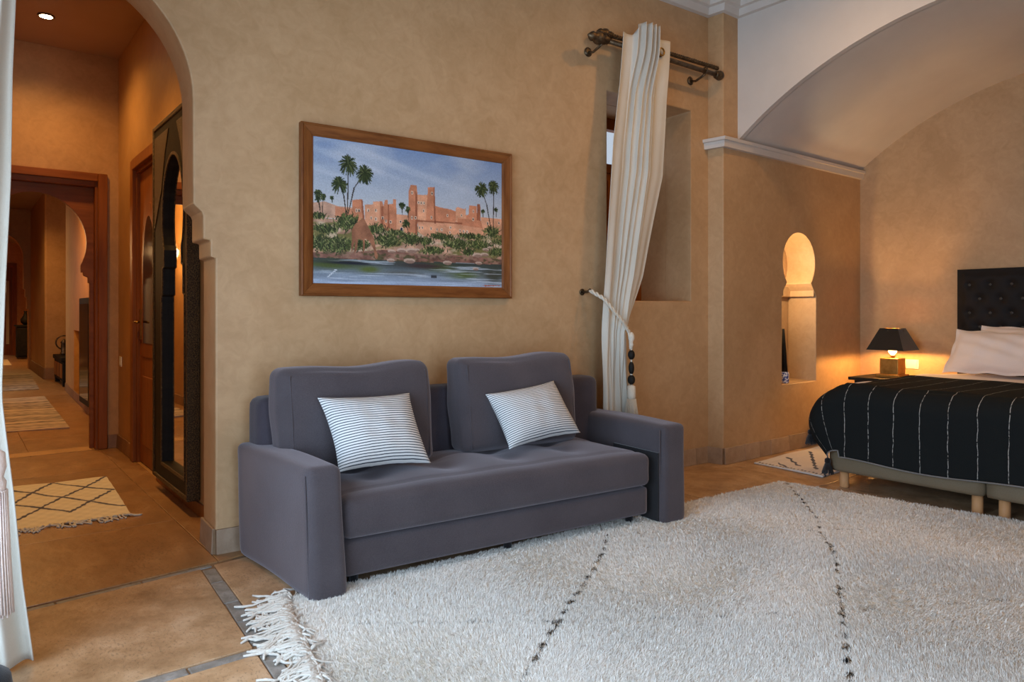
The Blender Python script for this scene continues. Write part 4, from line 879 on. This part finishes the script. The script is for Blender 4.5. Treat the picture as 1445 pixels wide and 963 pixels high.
    poly([(0, 787), (183, 772), (337, 745), (565, 764), (791, 754), (1001, 771), (1000, 811), (675, 824), (357, 823), (0, 833)], C(118, 84, 72), 0.45, 50); mixin((Y > 745) * (Y < 835) * np.clip((noise(30, 40, 51) - 0.5) * 7, 0, 1), C(150, 120, 100), 0.7); mixin((Y > 770) * (Y < 840) * np.clip((noise(36, 50, 52) - 0.53) * 8, 0, 1), C(62, 66, 40), 0.7)
    # water
    wtr = Y > 822 + 10 * (noise(9, 3, 60) - 0.5) - 10 * (X > 600); wt = np.clip((Y - 830) / 150, 0, 1)[..., None]
    wc = C(58, 66, 62) * (1 - wt) + C(150, 164, 184) * wt; st = noise(6, 70, 61)
    wc = wc * (0.8 + 0.4 * st[..., None]); img[:] = np.where(wtr[..., None], wc, img)
    for (cx_, cy_, a, b, col) in [(90, 865, 120, 26, C(70, 82, 40)), (265, 890, 45, 20, C(84, 96, 44)), (640, 855, 70, 26, C(70, 84, 46)), (770, 905, 80, 26, C(78, 92, 50)), (950, 900, 60, 60, C(60, 62, 52)), (540, 850, 110, 18, C(60, 48, 48)), (170, 850, 120, 10, C(28, 30, 44)), (430, 905, 90, 14, C(88, 92, 90))]:
        m = np.exp(-((X - cx_) / a) ** 2 - ((Y - cy_) / b) ** 2) * (0.4 + 0.9 * st); mixin(np.clip(m * 1.4, 0, 1) * wtr, col, 0.9)
    mixin(np.clip((noise(5, 90, 63) - 0.62) * 9, 0, 1) * wtr, C(190, 200, 210), 0.7); mixin(((np.abs(X - 600) < 16) & (np.abs(Y - 925) < 12)) * np.clip(st * 2 - 0.4, 0, 1), C(40, 40, 44), 0.9)
    def blob(cx_, cy_, a, b, n, L, cols, up=True):
        for k in range(n):
            x, y = cx_ + R.normal(0, a * 0.45), cy_ + R.normal(0, b * 0.45); an = R.uniform(-2.6, -0.5) if up else R.uniform(0, 6.283); c_ = cols[R.integers(len(cols))] * R.uniform(0.75, 1.25)
            stroke(x, y, x + L * math.cos(an) * 0.65, y + L * math.sin(an), 1.6, c_)
    def stroke(xa, ya, xb, yb, wd, col):
        m = int(max(abs(xb - xa) * w / 1000, abs(yb - ya) * h / 1000) * 1.5) + 2
        for t in np.linspace(0, 1, m):
            i, j = (ya + (yb - ya) * t) * (h - 1) / 1000, (xa + (xb - xa) * t) * (w - 1) / 1000; r0 = max(0.5, wd * 0.45 * (1 - 0.5 * t))
            a0, a1, b0, b1 = int(i - r0 + 0.5), int(i + r0 + 1), int(j - r0 + 0.5), int(j + r0 + 1)
            if a0 >= 0 and b0 >= 0 and a1 <= h and b1 <= w: img[a0:a1, b0:b1] = img[a0:a1, b0:b1] * 0.25 + np.clip(col, 0, 1) * 0.75
    GRN = [C(48, 58, 32), C(88, 98, 56), C(66, 78, 44), C(126, 126, 82), C(38, 46, 30), C(52, 60, 36)]
    for (c_, a, b) in [((34, 730), 57, 45), ((90, 740), 60, 45), ((65, 633), 54, 25), ((25, 550), 44, 15), ((160, 581), 51, 55), ((128, 729), 55, 35), ((211, 728), 48, 30), ((298, 610), 44, 25), ((357, 686), 61, 40), ((402, 627), 52, 14), ((480, 668), 47, 35), ((554, 675), 35, 22), ((642, 632), 68, 18), ((598, 739), 61, 22), ((733, 679), 70, 35), ((815, 612), 72, 14), ((862, 670), 68, 28), ((797, 735), 33, 20), ((967, 725), 44, 28), ((936, 568), 44, 35), ((979, 644), 32, 14)]: blob(c_[0], c_[1], a, b, int(a * b / 8) + 30, 26, GRN)
    for (c_, r_) in [((377, 752), 20), ((428, 741), 25), ((480, 739), 30), ((511, 731), 14), ((850, 747), 30), ((892, 739), 25), ((899, 699), 20), ((923, 681), 14), ((838, 853), 18), ((856, 808), 20), ((372, 817), 20), ((469, 815), 30), ((675, 816), 25)]:
        mixin((((X - c_[0]) / r_) ** 2 + ((Y - c_[1]) / (r_ * 0.6)) ** 2 < 1) * 1.0, C(190, 164, 146), 0.85); mixin((((X - c_[0] - 3) / r_) ** 2 + ((Y - c_[1] - 8) / (r_ * 0.5)) ** 2 < 0.7) * 1.0, C(120, 92, 80), 0.7)
    palms = [([(165, 160), (164, 360), (160, 512)], 56), ([(243, 214), (193, 327), (165, 511)], 52), ([(124, 308), (145, 391), (155, 513)], 48), ([(873, 223), (906, 349), (932, 537)], 48), ([(947, 195), (948, 343), (945, 535)], 44), ([(431, 412), (432, 461), (433, 483)], 20), ([(462, 438), (463, 486), (464, 523)], 18), ([(451, 546), (459, 582), (465, 618)], 26), ([(27, 382), (34, 475), (38, 535)], 22), ([(48, 406), (47, 473), (45, 534)], 18), ([(90, 405), (91, 426), (91, 440)], 12), ([(882, 400), (884, 424), (883, 447)], 14), ([(963, 376), (964, 413), (964, 437)], 14), ([(25, 423), (31, 462), (37, 515)], 16)]
    for tr, r_ in palms:
        for p, q2 in zip(tr[:-1], tr[1:]): stroke(p[0], p[1], q2[0], q2[1], 2.4 if r_ > 30 else 1.4, C(52, 44, 38))
        cx_, cy_ = tr[0]
        for k in range(int(r_ * 2.2)):
            an = R.uniform(0, 6.283); L = r_ * R.uniform(0.6, 1.05); ex, ey = cx_ + L * math.cos(an) * 0.8, cy_ + L * 1.35 * math.sin(an) + L * 0.25; mx_, my_ = (cx_ + ex) / 2, (cy_ + ey) / 2 - L * 0.2
            c_ = [C(30, 42, 26), C(52, 64, 34), C(40, 52, 30), C(80, 88, 54)][R.integers(4)]; stroke(cx_, cy_, mx_, my_, 2, c_); stroke(mx_, my_, ex, ey, 1.5, c_)
    poly([(216, 553), (232, 530), (249, 556), (269, 610), (288, 665), (299, 749), (309, 790), (303, 816), (293, 803), (288, 750), (270, 695), (259, 682), (244, 676), (243, 753), (236, 785), (234, 684), (211, 679), (206, 756), (192, 785), (198, 688), (185, 758), (179, 779), (181, 675), (181, 620), (197, 577)], C(140, 94, 70), 0.25, 70)
    for k in range(5): stroke(70 + 8 * k, 950 - 12 * k, 80 + 8 * k, 942 - 10 * k, 0.4, C(200, 206, 212))
    for k in range(6): stroke(880 + 16 * k, 985 + R.uniform(-5, 5), 905 + 16 * k, 985 + R.uniform(-6, 6), 1.2, C(158, 84, 66))
    img *= (0.93 + 0.14 * R.random((h, w, 1)))
    lin = np.clip(img, 0, 1) ** 2.2
    return lin
lin = paint_canvas(); h_, w_ = lin.shape[:2]
P = [[W(i0 - 0.004 + (i1 - i0 + 0.008) * j / (w_ - 1), 0.020, k1 + 0.004 - (k1 - k0 + 0.008) * i / (h_ - 1)) for j in range(w_)] for i in range(h_)]
cv = MB().grid(P).build('canvas', vcol('oil_paint', 0.55), pt_, fix=False); put(cv)
ca = cv.data.color_attributes.new('Col', 'FLOAT_COLOR', 'POINT'); ca.data.foreach_set('color', np.concatenate([lin.reshape(-1, 3), np.ones((h_ * w_, 1))], 1).astype(np.float32).ravel())
put(MB().add([W(s, d, z) for s in (i0 - 0.03, i1 + 0.03) for d in (0.003, 0.018) for z in (k0 - 0.03, k1 + 0.03)], [(0, 1, 3, 2), (4, 6, 7, 5), (0, 4, 5, 1), (2, 3, 7, 6), (0, 2, 6, 4), (1, 5, 7, 3)]).build('backing_board', BLACKW, pt_))

# ------------------------------------------------------------------ curtain rods, curtain, tieback
rods = thing('curtain_rod', 'double bronzed curtain rod with leaf finials above the window', 'curtain rod', W(3.1, 0.0, 3.05))
def rodpart(name, mb, mat=IRON, parent=None): return put(mb.build(name, mat, parent or rods, smooth=True))
rodpart('front_rod', MB().tube([W(2.50, 0.15, 3.045), W(3.66, 0.15, 3.035)], 0.017, 14))
tw = MB()
for k in range(3): tw.tube([W(2.60 + 1.22 * i / 120, 0.085 + 0.008 * math.cos(i * 0.9 + k * 2.094), 3.122 + 0.008 * math.sin(i * 0.9 + k * 2.094)) for i in range(121)], 0.0095, 6)
rodpart('twisted_rod', tw)
def wl(prof, s, d, z, sgn=1, n=14):   # lathe along the wall
    return MB().lathe([(r, sgn * t) for r, t in prof], (0, 0, 0), n, 'X').mapped(lambda p: W(s + p[0], d - p[1], z + p[2]))
leafp = [(0.012, 0), (0.028, 0.012), (0.02, 0.022), (0.034, 0.035), (0.022, 0.05), (0.03, 0.06), (0.046, 0.085), (0.042, 0.11), (0.026, 0.135), (0.034, 0.15), (0.022, 0.17), (0.004, 0.19)]
rodpart('finial', wl(leafp, 2.52, 0.15, 3.046, -1, 12)); rodpart('finial', wl([(0.012, 0), (0.03, 0.01), (0.02, 0.02), (0.035, 0.035), (0.038, 0.055), (0.028, 0.075), (0.004, 0.085)], 3.64, 0.15, 3.035, 1))
rodpart('finial', wl([(0.012, 0), (0.03, 0.01), (0.018, 0.022), (0.030, 0.035), (0.034, 0.055), (0.024, 0.075), (0.004, 0.085)], 3.79, 0.085, 3.122, 1)); rodpart('finial', wl([(r * 0.8, t * 0.8) for r, t in leafp], 2.62, 0.085, 3.122, -1, 12))
for s in (2.46, 3.52):
    b = MB().tube([W(s, 0.0, 3.0), W(s, 0.06, 2.985), W(s, 0.11, 3.0), W(s, 0.15, 3.015)], 0.009, 8); b.add(*(lambda m: (m.v, m.f))(MB().lathe([(0.03, 0.0), (0.034, 0.008), (0.015, 0.016)], (0, 0, 0), 12, 'Y').mapped(lambda p: W(s + p[0], p[1] + 0.0, 3.0 + p[2]))))
    b.torus(W(s, 0.15, 3.042), 0.022, 0.006, 'X', 14, 6); rodpart('bracket', b)
zL = [0.02, 0.527, 1.296, 1.78, 2.367, 2.767, 3.067, 3.16]; sL = [2.44, 2.443, 2.456, 2.489, 2.535, 2.595, 2.621, 2.63]
zR = [0.02, 0.477, 0.803, 1.051, 1.25, 1.452, 1.76, 2.181, 2.546, 3.1, 3.19]; sR = [2.79, 2.745, 2.712, 2.690, 2.772, 2.857, 2.936, 3.053, 3.076, 3.098, 3.10]
def curtain_rows(nu=190, nz=120):
    P = []; sm = lambda a, b, x: (lambda t: t * t * (3 - 2 * t))(min(1, max(0, (x - a) / (b - a))))
    for j in range(nz + 1):
        row = []
        for i in range(nu + 1):
            u = i / nu
            bunch = sm(0.20, 0.30, u) * (1 - sm(0.66, 0.72, u)); ztop = 3.125 + 0.085 * bunch + 0.035 * sm(0.66, 0.74, u)
            z = 0.02 + (ztop - 0.02) * j / nz; l, r = lerp(z, zL, sL), lerp(z, zR, sR)
            tie = math.exp(-((z - 1.06) / 0.22) ** 2); top = sm(2.7, 3.05, z)
            # a flat leading width, four tight pleats, then the broad returning panel
            ph = 2 * math.pi * (u - 0.22) / 0.092
            pl = bunch * (0.015 + 0.012 * top) * math.sin(ph + 0.5 * math.sin(1.7 * z)) 
            wave = 0.018 * math.sin(2 * math.pi * u * 1.6 + 0.9 * z) + 0.007 * math.sin(2 * math.pi * u * 4.2 - 1.3 * z)
            low = sm(1.05, 0.5, z) if z < 1.05 else 0
            wave += low * 0.022 * math.sin(2 * math.pi * u * 4.5 + 0.4)
            s = l + (r - l) * (u + 0.014 * bunch * math.cos(ph))
            d = 0.165 + pl * (1 - 0.45 * tie) + wave * (1 - 0.4 * top) + 0.045 * top * bunch + 0.012 * top - 0.02 * tie + 0.05 * tie * math.sin(math.pi * u)
            row.append(W(s, max(0.03, d), z))
        P.append(row)
    return P
cur = thing('curtain', 'ivory curtain gathered and tied back beside the window at the sofa end', 'curtain', W(2.7, 0.15, 0))
put(MB().grid(curtain_rows()).build('panel', CURT, cur, smooth=True, solid=0.003))
gm = MB()
put(MB().torus(W(3.005, 0.185, 3.065), 0.026, 0.006, 'Y', 18, 6).build('grommet', BRASS, cur, smooth=True))
tb = thing('tieback', 'cream rope tieback with black beads and tassel around the sofa-end curtain', 'tieback', W(2.41, 0.0, 1.34))
put(MB().tube([W(2.407, 0.0, 1.335), W(2.407, 0.06, 1.335), W(2.407, 0.09, 1.35)], 0.009, 8).torus(W(2.407, 0.005, 1.335), 0.018, 0.006, 'Y', 12, 6).build('hook', IRON, tb, smooth=True))
rp = MB()
path = [W(2.407, 0.09, 1.343), W(2.425, 0.20, 1.29), W(2.50, 0.225, 1.205), W(2.575, 0.235, 1.13), W(2.635, 0.23, 1.06), W(2.645, 0.235, 1.0), W(2.648, 0.235, 0.95)]
for k in range(2):
    pts = []
    for i in range(61):
        t = i / 60 * 6; j = min(5, int(t)); p = path[j].lerp(path[j + 1], t - j); pts.append(p + Vector((0.008 * math.cos(i * 0.9 + k * 3.14), 0, 0.008 * math.sin(i * 0.9 + k * 3.14))))
    rp.tube(pts, 0.0085, 6)
put(rp.build('rope', ROPE, tb, smooth=True))
kp = W(2.650, 0.235, 0)
put(MB().lathe([(0.008, 1.06), (0.02, 1.04), (0.022, 1.015), (0.01, 0.99), (0.016, 0.975), (0.008, 0.955)], kp, 12).build('knot', ROPE, tb, smooth=True))
for zc, rz, rx in ((0.905, 0.034, 0.024), (0.815, 0.045, 0.02), (0.735, 0.034, 0.026)): put(MB().lathe([(rx * math.sin(a), zc + rz * -math.cos(a)) for a in np.linspace(0.05, 3.09, 10)], kp, 14).build('bead', BLACKW, tb, smooth=True))
put(MB().lathe([(0.006, 0.96), (0.006, 0.86), (0.009, 0.775), (0.006, 0.70)], kp, 8).build('cord', ROPE, tb, smooth=True))
ts = MB().lathe([(0.012, 0.70), (0.028, 0.69), (0.030, 0.62), (0.024, 0.60)], kp, 14)
for k in range(60):
    a = 6.283 * k / 60; r0 = 0.022 + 0.004 * (k % 3); ts.tube([kp + Vector((r0 * math.cos(a), r0 * math.sin(a), 0.605)), kp + Vector((r0 * 1.5 * math.cos(a), r0 * 1.5 * math.sin(a), 0.50)), kp + Vector((r0 * 1.9 * math.cos(a), r0 * 1.9 * math.sin(a), 0.37))], 0.003, 4)
put(ts.build('tassel', ROPE, tb, smooth=True))

# foreground curtain by the left window, and its tassel
zl = [0.015, 0.294, 0.584, 0.80, 0.906, 0.965, 1.294, 1.649, 2.006, 2.246, 2.75]; xl_ = [0.212, 0.178, 0.153, 0.130, 0.120, 0.120, 0.130, 0.147, 0.155, 0.166, 0.185]
P = []
for j in range(91):
    row = []; z = 0.015 + 2.73 * j / 90; xr = lerp(z, zl, xl_)
    for i in range(61):
        u = i / 60; row.append((xr - 0.36 * u + 0.006 * math.sin(26 * u + 1.5 * z), 2.90 + 0.02 * u + 0.028 * math.sin(24 * u + 0.6 * z), z))
    P.append(row)
lc = thing('curtain', 'white curtain close at the left, partly across the hall arch', 'curtain', (0.1, 2.8, 0))
put(MB().grid(P).build('panel', CURT, lc, smooth=True, solid=0.004))
put(MB().tube([(-0.55, 2.92, 2.775), (0.35, 2.92, 2.775)], 0.016, 10).build('rail', IRON, lc, smooth=True))
lt_ = thing('tassel', 'blush pink cord tassel hanging on the white curtain at the left', 'tassel', (0.13, 2.72, 0.9))
c = (0.093, 2.70, 0)
put(MB().tube([(0.06, 2.74, 0.95), (0.08, 2.71, 0.86), (0.092, 2.70, 0.78)], 0.010, 8).build('cord', PINK, lt_, smooth=True))
put(MB().lathe([(0.012, 0.78), (0.032, 0.765), (0.036, 0.72), (0.028, 0.69), (0.036, 0.675), (0.034, 0.64)], c, 16).build('head', PINK, lt_, smooth=True))
sk = MB()
for k in range(90):
    a = 6.283 * k / 90; r0 = 0.026 + 0.005 * (k % 3); sk.tube([(c[0] + r0 * math.cos(a), c[1] + r0 * math.sin(a), 0.65), (c[0] + 0.004 + r0 * 1.1 * math.cos(a), c[1] + r0 * 1.1 * math.sin(a), 0.45), (c[0] + 0.010 + r0 * 1.2 * math.cos(a), c[1] + r0 * 1.2 * math.sin(a), 0.26 + 0.02 * rnd.random())], 0.0032, 4)
o = put(sk.build('skirt', PINK, lt_, smooth=True))

# ------------------------------------------------------------------ bed
bed = thing('bed', 'double divan bed with black headboard under a black throw in the alcove', 'bed', (5.78, 1.55, 0))
for (y0, y1) in ((1.556, 2.485), (0.60, 1.546)):
    mb = soft_box(4.70, 6.86, y0, y1, 0.115, 0.33, 0.02, 30, 14, 8)
    dv = put(mb.build('divan', DIVAN, bed, smooth=True))
    for x in (4.79, 6.75):
        for y in ((y0 + 0.06, y1 - 0.065) if y0 > 1 else (y0 + 0.06, y1 - 0.07)):
            MB().lathe([(0.028, 0.0), (0.030, 0.004), (0.030, 0.116)], (x, y, 0), 18).build('leg', BEECH, dv, smooth=True)
put(soft_box(4.71, 6.86, 0.60, 2.485, 0.331, 0.62, 0.06, 40, 36, 8).build('mattress', SHEET, bed, smooth=True))
hy0, hy1, hz1 = 0.60, 2.478, 1.566
def hb_rows():
    P = []
    for i in range(141):
        row = []
        for j in range(91):
            y, z = hy0 + (hy1 - hy0) * i / 140, 0.35 + (hz1 - 0.35) * j / 90
            e = min(1, min(y - hy0, hy1 - y, hz1 - z) / 0.07); gx, gz = (y - hy0) / 0.155, (z - 0.35) / 0.12
            # tufts in a staggered lattice
            dmin = 9
            for dz in (-1, 0, 1):
                kz = round(gz) + dz; off = 0.5 * (kz % 2); kx = round(gx - off) + off; dmin = min(dmin, math.hypot((gx - kx) * 0.155, (gz - kz) * 0.12))
            row.append((6.885 - 0.020 * e * (1 - math.exp(-(dmin / 0.035) ** 2)), y, z))
        P.append(row)
    return P
hb = put(MB().box(6.885, 6.955, hy0, hy1, 0.12, hz1).build('headboard', HEADB, bed, bevel=0.006))
MB().grid(hb_rows()).build('tufted_pad', HEADB, hb, smooth=True)
SHINY = mottled('button_sheen', (0.015, 0.013, 0.011), (0.035, 0.03, 0.026), 20, 3, 0.35)
btn = bpy.data.meshes.new('button'); _m = MB().lathe([(0.012, 0.0), (0.011, -0.005), (0.0, -0.008)], (0, 0, 0), 8, 'X'); btn.from_pydata(_m.v, [], _m.f); btn.materials.append(SHINY)
for kz in range(3, 10):
    for kx in range(1, 12):
        y = hy0 + 0.155 * (kx + 0.5 * (kz % 2)); z = 0.35 + 0.12 * kz
        if hy0 + 0.08 < y < hy1 - 0.08 and 0.75 < z < hz1 - 0.06 and y > 0.9:
            o = bpy.data.objects.new('button', btn); COL.objects.link(o); o.parent = hb; o.location = (6.884, y, z)
# white duvet
dv = soft_box(4.74, 6.62, 0.56, 2.50, 0.60, 0.685, 0.04, 60, 60, 4, lambda u, n: n * 0.0 + Vector((0, 0, (0.018 * math.sin(6 * u.x + 2 * u.y) * math.sin(5 * u.y - 1) * (1 if u.z > 0 else 0)))))
tag(dv.build('duvet', SHEET, smooth=True), 'smooth white duvet across the bed below the pillows', 'bedding')
PW = [('pillow', (6.40, 2.42, 0.70), (6.40, 1.72, 0.70), (6.62, 1.70, 1.03), (6.62, 2.385, 1.05), 'white flanged pillow standing in front at the bed head, nearer the lamp', 2),
      ('pillow', (6.63, 2.32, 0.70), (6.63, 1.62, 0.70), (6.80, 1.60, 1.08), (6.80, 2.26, 1.08), 'white pillow leaning on the headboard behind the front pillow', 5)]
for nm, a, b, c2, d, lb, sd in PW: cushion(nm, a, b, c2, d, 0.095, SHEET, lb, 'pillow', 'white pillows at the bed head', 40, 0.05, flange=0.08, wr=0.014, sd=sd)
# black woven throw over the foot of the bed
TX0, TX1, TYL, TYR, TZ, TR_ = 4.645, 5.80, 2.515, 0.50, 0.703, 0.13
def edge(o):
    if o <= 0: return (o, 0.0)
    q2 = TR_ * math.pi / 2
    if o < q2: return (TR_ * math.sin(o / TR_), TR_ * (1 - math.cos(o / TR_)))
    return (TR_, TR_ + o - q2)
nX, nY = 90, 130; LX = (TX1 - TX0 - TR_) + TR_ * math.pi / 2 + 0.355; LYs = 0.33; rows = []; uvt = []
yr = TYR; ylen = (TYL - TR_ - yr) + TR_ * math.pi / 2 + 0.20
for i in range(nX + 1):
    row = []
    for j in range(nY + 1):
        a = LX * i / nX; q2 = ylen * j / nY; ox = a - (TX1 - TX0 - TR_); oy = q2 - (TYL - TR_ - yr)
        if ox > 0 and oy > 0:
            r = math.hypot(ox, oy); h, d = edge(r if r < 0.46 else 0.46 + (r - 0.46) * 0.45); x = TX0 + TR_ - h * ox / r; y = TYL - TR_ + h * oy / r; ang = math.atan2(oy, ox)
            fl_ = 0.13 * math.sin(math.pi * min(1, max(0, d - 0.03) / 0.48)) * math.sin(ang) ; x -= fl_ * ox / r * 0.5; y += fl_
        elif ox > 0: h, d = edge(ox); x = TX0 + TR_ - h; y = yr + q2; x -= 0.010 * math.sin(9 * y + 2) * max(0, d - 0.1)
        elif oy > 0: h, d = edge(oy); x = TX1 - a; y = TYL - TR_ + h + 0.45 * max(0, d - 0.05) + 0.012 * math.sin(11 * x)
        else: d = 0; x = TX1 - a; y = yr + q2
        z = TZ - d + (0.006 * math.sin(5 * x + 7 * y) * math.sin(3 * y) if d < 0.02 else 0)
        if ox > 0 and oy <= 0: z += 0.012 * math.sin(6 * y)
        row.append((x, y, max(0.10, z))); uvt.append((a, q2 + 0.018))
    rows.append(row)
th = MB().grid(rows).build('throw', THROWM, smooth=True, solid=0.006)
ul = th.data.uv_layers.new(name='UVMap'); vi = np.empty(len(th.data.loops), np.int32); th.data.loops.foreach_get('vertex_index', vi); ul.data.foreach_set('uv', np.array(uvt, np.float32)[vi].ravel())
tag(th, 'black woven throw with thin white stripes and tassels over the bed foot', 'throw')
hem = MB().tube([(p[0] - 0.003, p[1], p[2]) for p in rows[-1]], 0.0045, 5).build('hem', fabric('grey_hem', (0.12, 0.12, 0.115), (0.22, 0.22, 0.21)), th, smooth=True)
def tassel(p, L, r):
    mb = MB().tube([p, (p[0], p[1], p[2] - 0.02)], 0.004, 6).lathe([(0.006, -0.015), (r * 0.55, -0.025), (r * 0.6, -0.045), (r * 0.4, -0.055)], p, 10)
    for k in range(36):
        a = 6.283 * k / 36; mb.tube([(p[0] + r * 0.4 * math.cos(a), p[1] + r * 0.4 * math.sin(a), p[2] - 0.05), (p[0] + r * 0.8 * math.cos(a), p[1] + r * 0.8 * math.sin(a), p[2] - 0.05 - L * 0.5), (p[0] + r * (1 + 0.3 * rnd.random()) * math.cos(a), p[1] + r * math.sin(a), p[2] - 0.05 - L * (0.85 + 0.2 * rnd.random()))], 0.003, 4)
    return mb.build('tassel', BLACKF, th, smooth=True)
cn = rows[-1][-1]; tassel((cn[0], cn[1], cn[2] + 0.01), 0.075, 0.035)
for i in (58, 30, 6): e_ = rows[i][-1]; tassel((e_[0], e_[1] + 0.005, e_[2] + 0.01), 0.07, 0.035)

# ------------------------------------------------------------------ bedside table and lamp
t = thing('bedside_table', 'dark bedside table between the bed and the niche wall', 'table', (6.62, 2.88, 0))
put(MB().box(6.36, 6.93, 2.56, 3.18, 0.585, 0.612).build('table_top', BLACKW, t, bevel=0.004)); put(MB().box(6.40, 6.92, 2.60, 3.14, 0.40, 0.584).build('drawer_case', BLACKW, t)); put(MB().box(6.388, 6.402, 2.62, 3.12, 0.42, 0.565).build('drawer', BLACKW, t, bevel=0.004))
for x in (6.42, 6.88):
    for y in (2.62, 3.12): put(MB().box(x - 0.02, x + 0.02, y - 0.02, y + 0.02, 0, 0.40).build('leg', BLACKW, t))
lx, ly = 6.62, 2.905
lp = thing('table_lamp', 'brass cube table lamp with black pyramid shade on the bedside table', 'lamp', (lx, ly, 0.613))
put(MB().box(lx - 0.10, lx + 0.10, ly - 0.10, ly + 0.10, 0.613, 0.64).build('plinth', BRASS, lp, bevel=0.003)); put(MB().box(lx - 0.078, lx + 0.078, ly - 0.078, ly + 0.078, 0.64, 0.785).build('body', BRASS, lp, bevel=0.004))
put(MB().lathe([(0.018, 0.785), (0.018, 0.80), (0.03, 0.805), (0.012, 0.81)], (lx, ly, 0), 14).build('socket', BRASS, lp, smooth=True))
put(MB().lathe([(0.012, 0.81), (0.032, 0.835), (0.036, 0.86), (0.022, 0.885), (0.0, 0.895)], (lx, ly, 0), 16).build('bulb', emit('lamp_glow', (1.0, 0.56, 0.18), 18), lp, smooth=True))
B, Tp, zb, zt = 0.160, 0.078, 0.858, 1.052
def frus(b, tt, za, zc): return [(lx - b, ly - b, za), (lx + b, ly - b, za), (lx + b, ly + b, za), (lx - b, ly + b, za), (lx - tt, ly - tt, zc), (lx + tt, ly - tt, zc), (lx + tt, ly + tt, zc), (lx - tt, ly + tt, zc)]
SHB = fabric('black_lampshade', (0.006, 0.005, 0.005), (0.011, 0.010, 0.010), 200, 0.7)
sh = put(MB().add(frus(B, Tp, zb, zt), [(0, 1, 5, 4), (1, 2, 6, 5), (2, 3, 7, 6), (3, 0, 4, 7)]).build('shade', SHB, lp)); 
MB().add(frus(B - 0.006, Tp - 0.004, zb + 0.002, zt - 0.002), [(0, 4, 5, 1), (1, 5, 6, 2), (2, 6, 7, 3), (3, 7, 4, 0)]).build('lining', SHADEIN, sh, fix=False)
put(MB().tube([(lx, ly, 0.89), (lx, ly, 1.03)], 0.004, 6).tube([(lx - 0.1, ly, 1.03), (lx + 0.1, ly, 1.03)], 0.003, 6).tube([(lx, ly - 0.1, 1.03), (lx, ly + 0.1, 1.03)], 0.003, 6).build('shade_carrier', IRON, lp))
lamp('bedside_bulb', 'POINT', (lx, ly - 0.0, 0.905), 52, (1.0, 0.52, 0.16), 0.03)
# lit niche: lamp tucked behind the neck of the arch, and the black holder at its foot
nlp = thing('niche_lamp', 'small hidden lamp on the ledge at the neck of the wall niche', 'lamp', (5.62, YN + 0.07, 1.43))
put(MB().lathe([(0.02, 1.432), (0.022, 1.45), (0.012, 1.455)], (5.612, YN + 0.05, 0), 12).build('socket', BRASS, nlp, smooth=True)); put(MB().lathe([(0.010, 1.455), (0.018, 1.475), (0.012, 1.495), (0.0, 1.50)], (5.612, YN + 0.05, 0), 12).build('bulb', emit('niche_glow', (1.0, 0.66, 0.3), 15), nlp, smooth=True))
lamp('niche_light', 'POINT', (5.66, YN + 0.07, 1.53), 16, (1.0, 0.80, 0.50), 0.02)
nh = thing('incense_holder', 'slender black horn in a blue and white pot at the foot of the niche', 'ornament', (5.722, YN + 0.06, nb))
put(MB().lathe([(0.030, nb), (0.036, nb + 0.01), (0.036, nb + 0.085), (0.028, nb + 0.10)], (5.722, YN + 0.06, 0), 16).build('pot', CERAMIC, nh, smooth=True)); put(MB().tube([(5.722, YN + 0.06, nb + 0.06), (5.712, YN + 0.06, nb + 0.25), (5.698, YN + 0.06, nb + 0.475)], [0.026, 0.02, 0.010], 12).build('horn', BLACKW, nh, smooth=True))

pf = thing('pouf', 'small black pouf at the foot of the white curtain at the left edge', 'pouf', (0.0, 2.60, 0))
put(MB().lathe([(0.06, 0.0), (0.12, 0.02), (0.142, 0.07), (0.135, 0.12), (0.09, 0.155), (0.02, 0.165)], (0.0, 2.60, 0), 24).build('cover', BLACKF, pf, smooth=True)); put(MB().lathe([(0.014, 0.160), (0.012, 0.168), (0.0, 0.171)], (0.0, 2.60, 0), 10).build('button', BLACKF, pf, smooth=True))
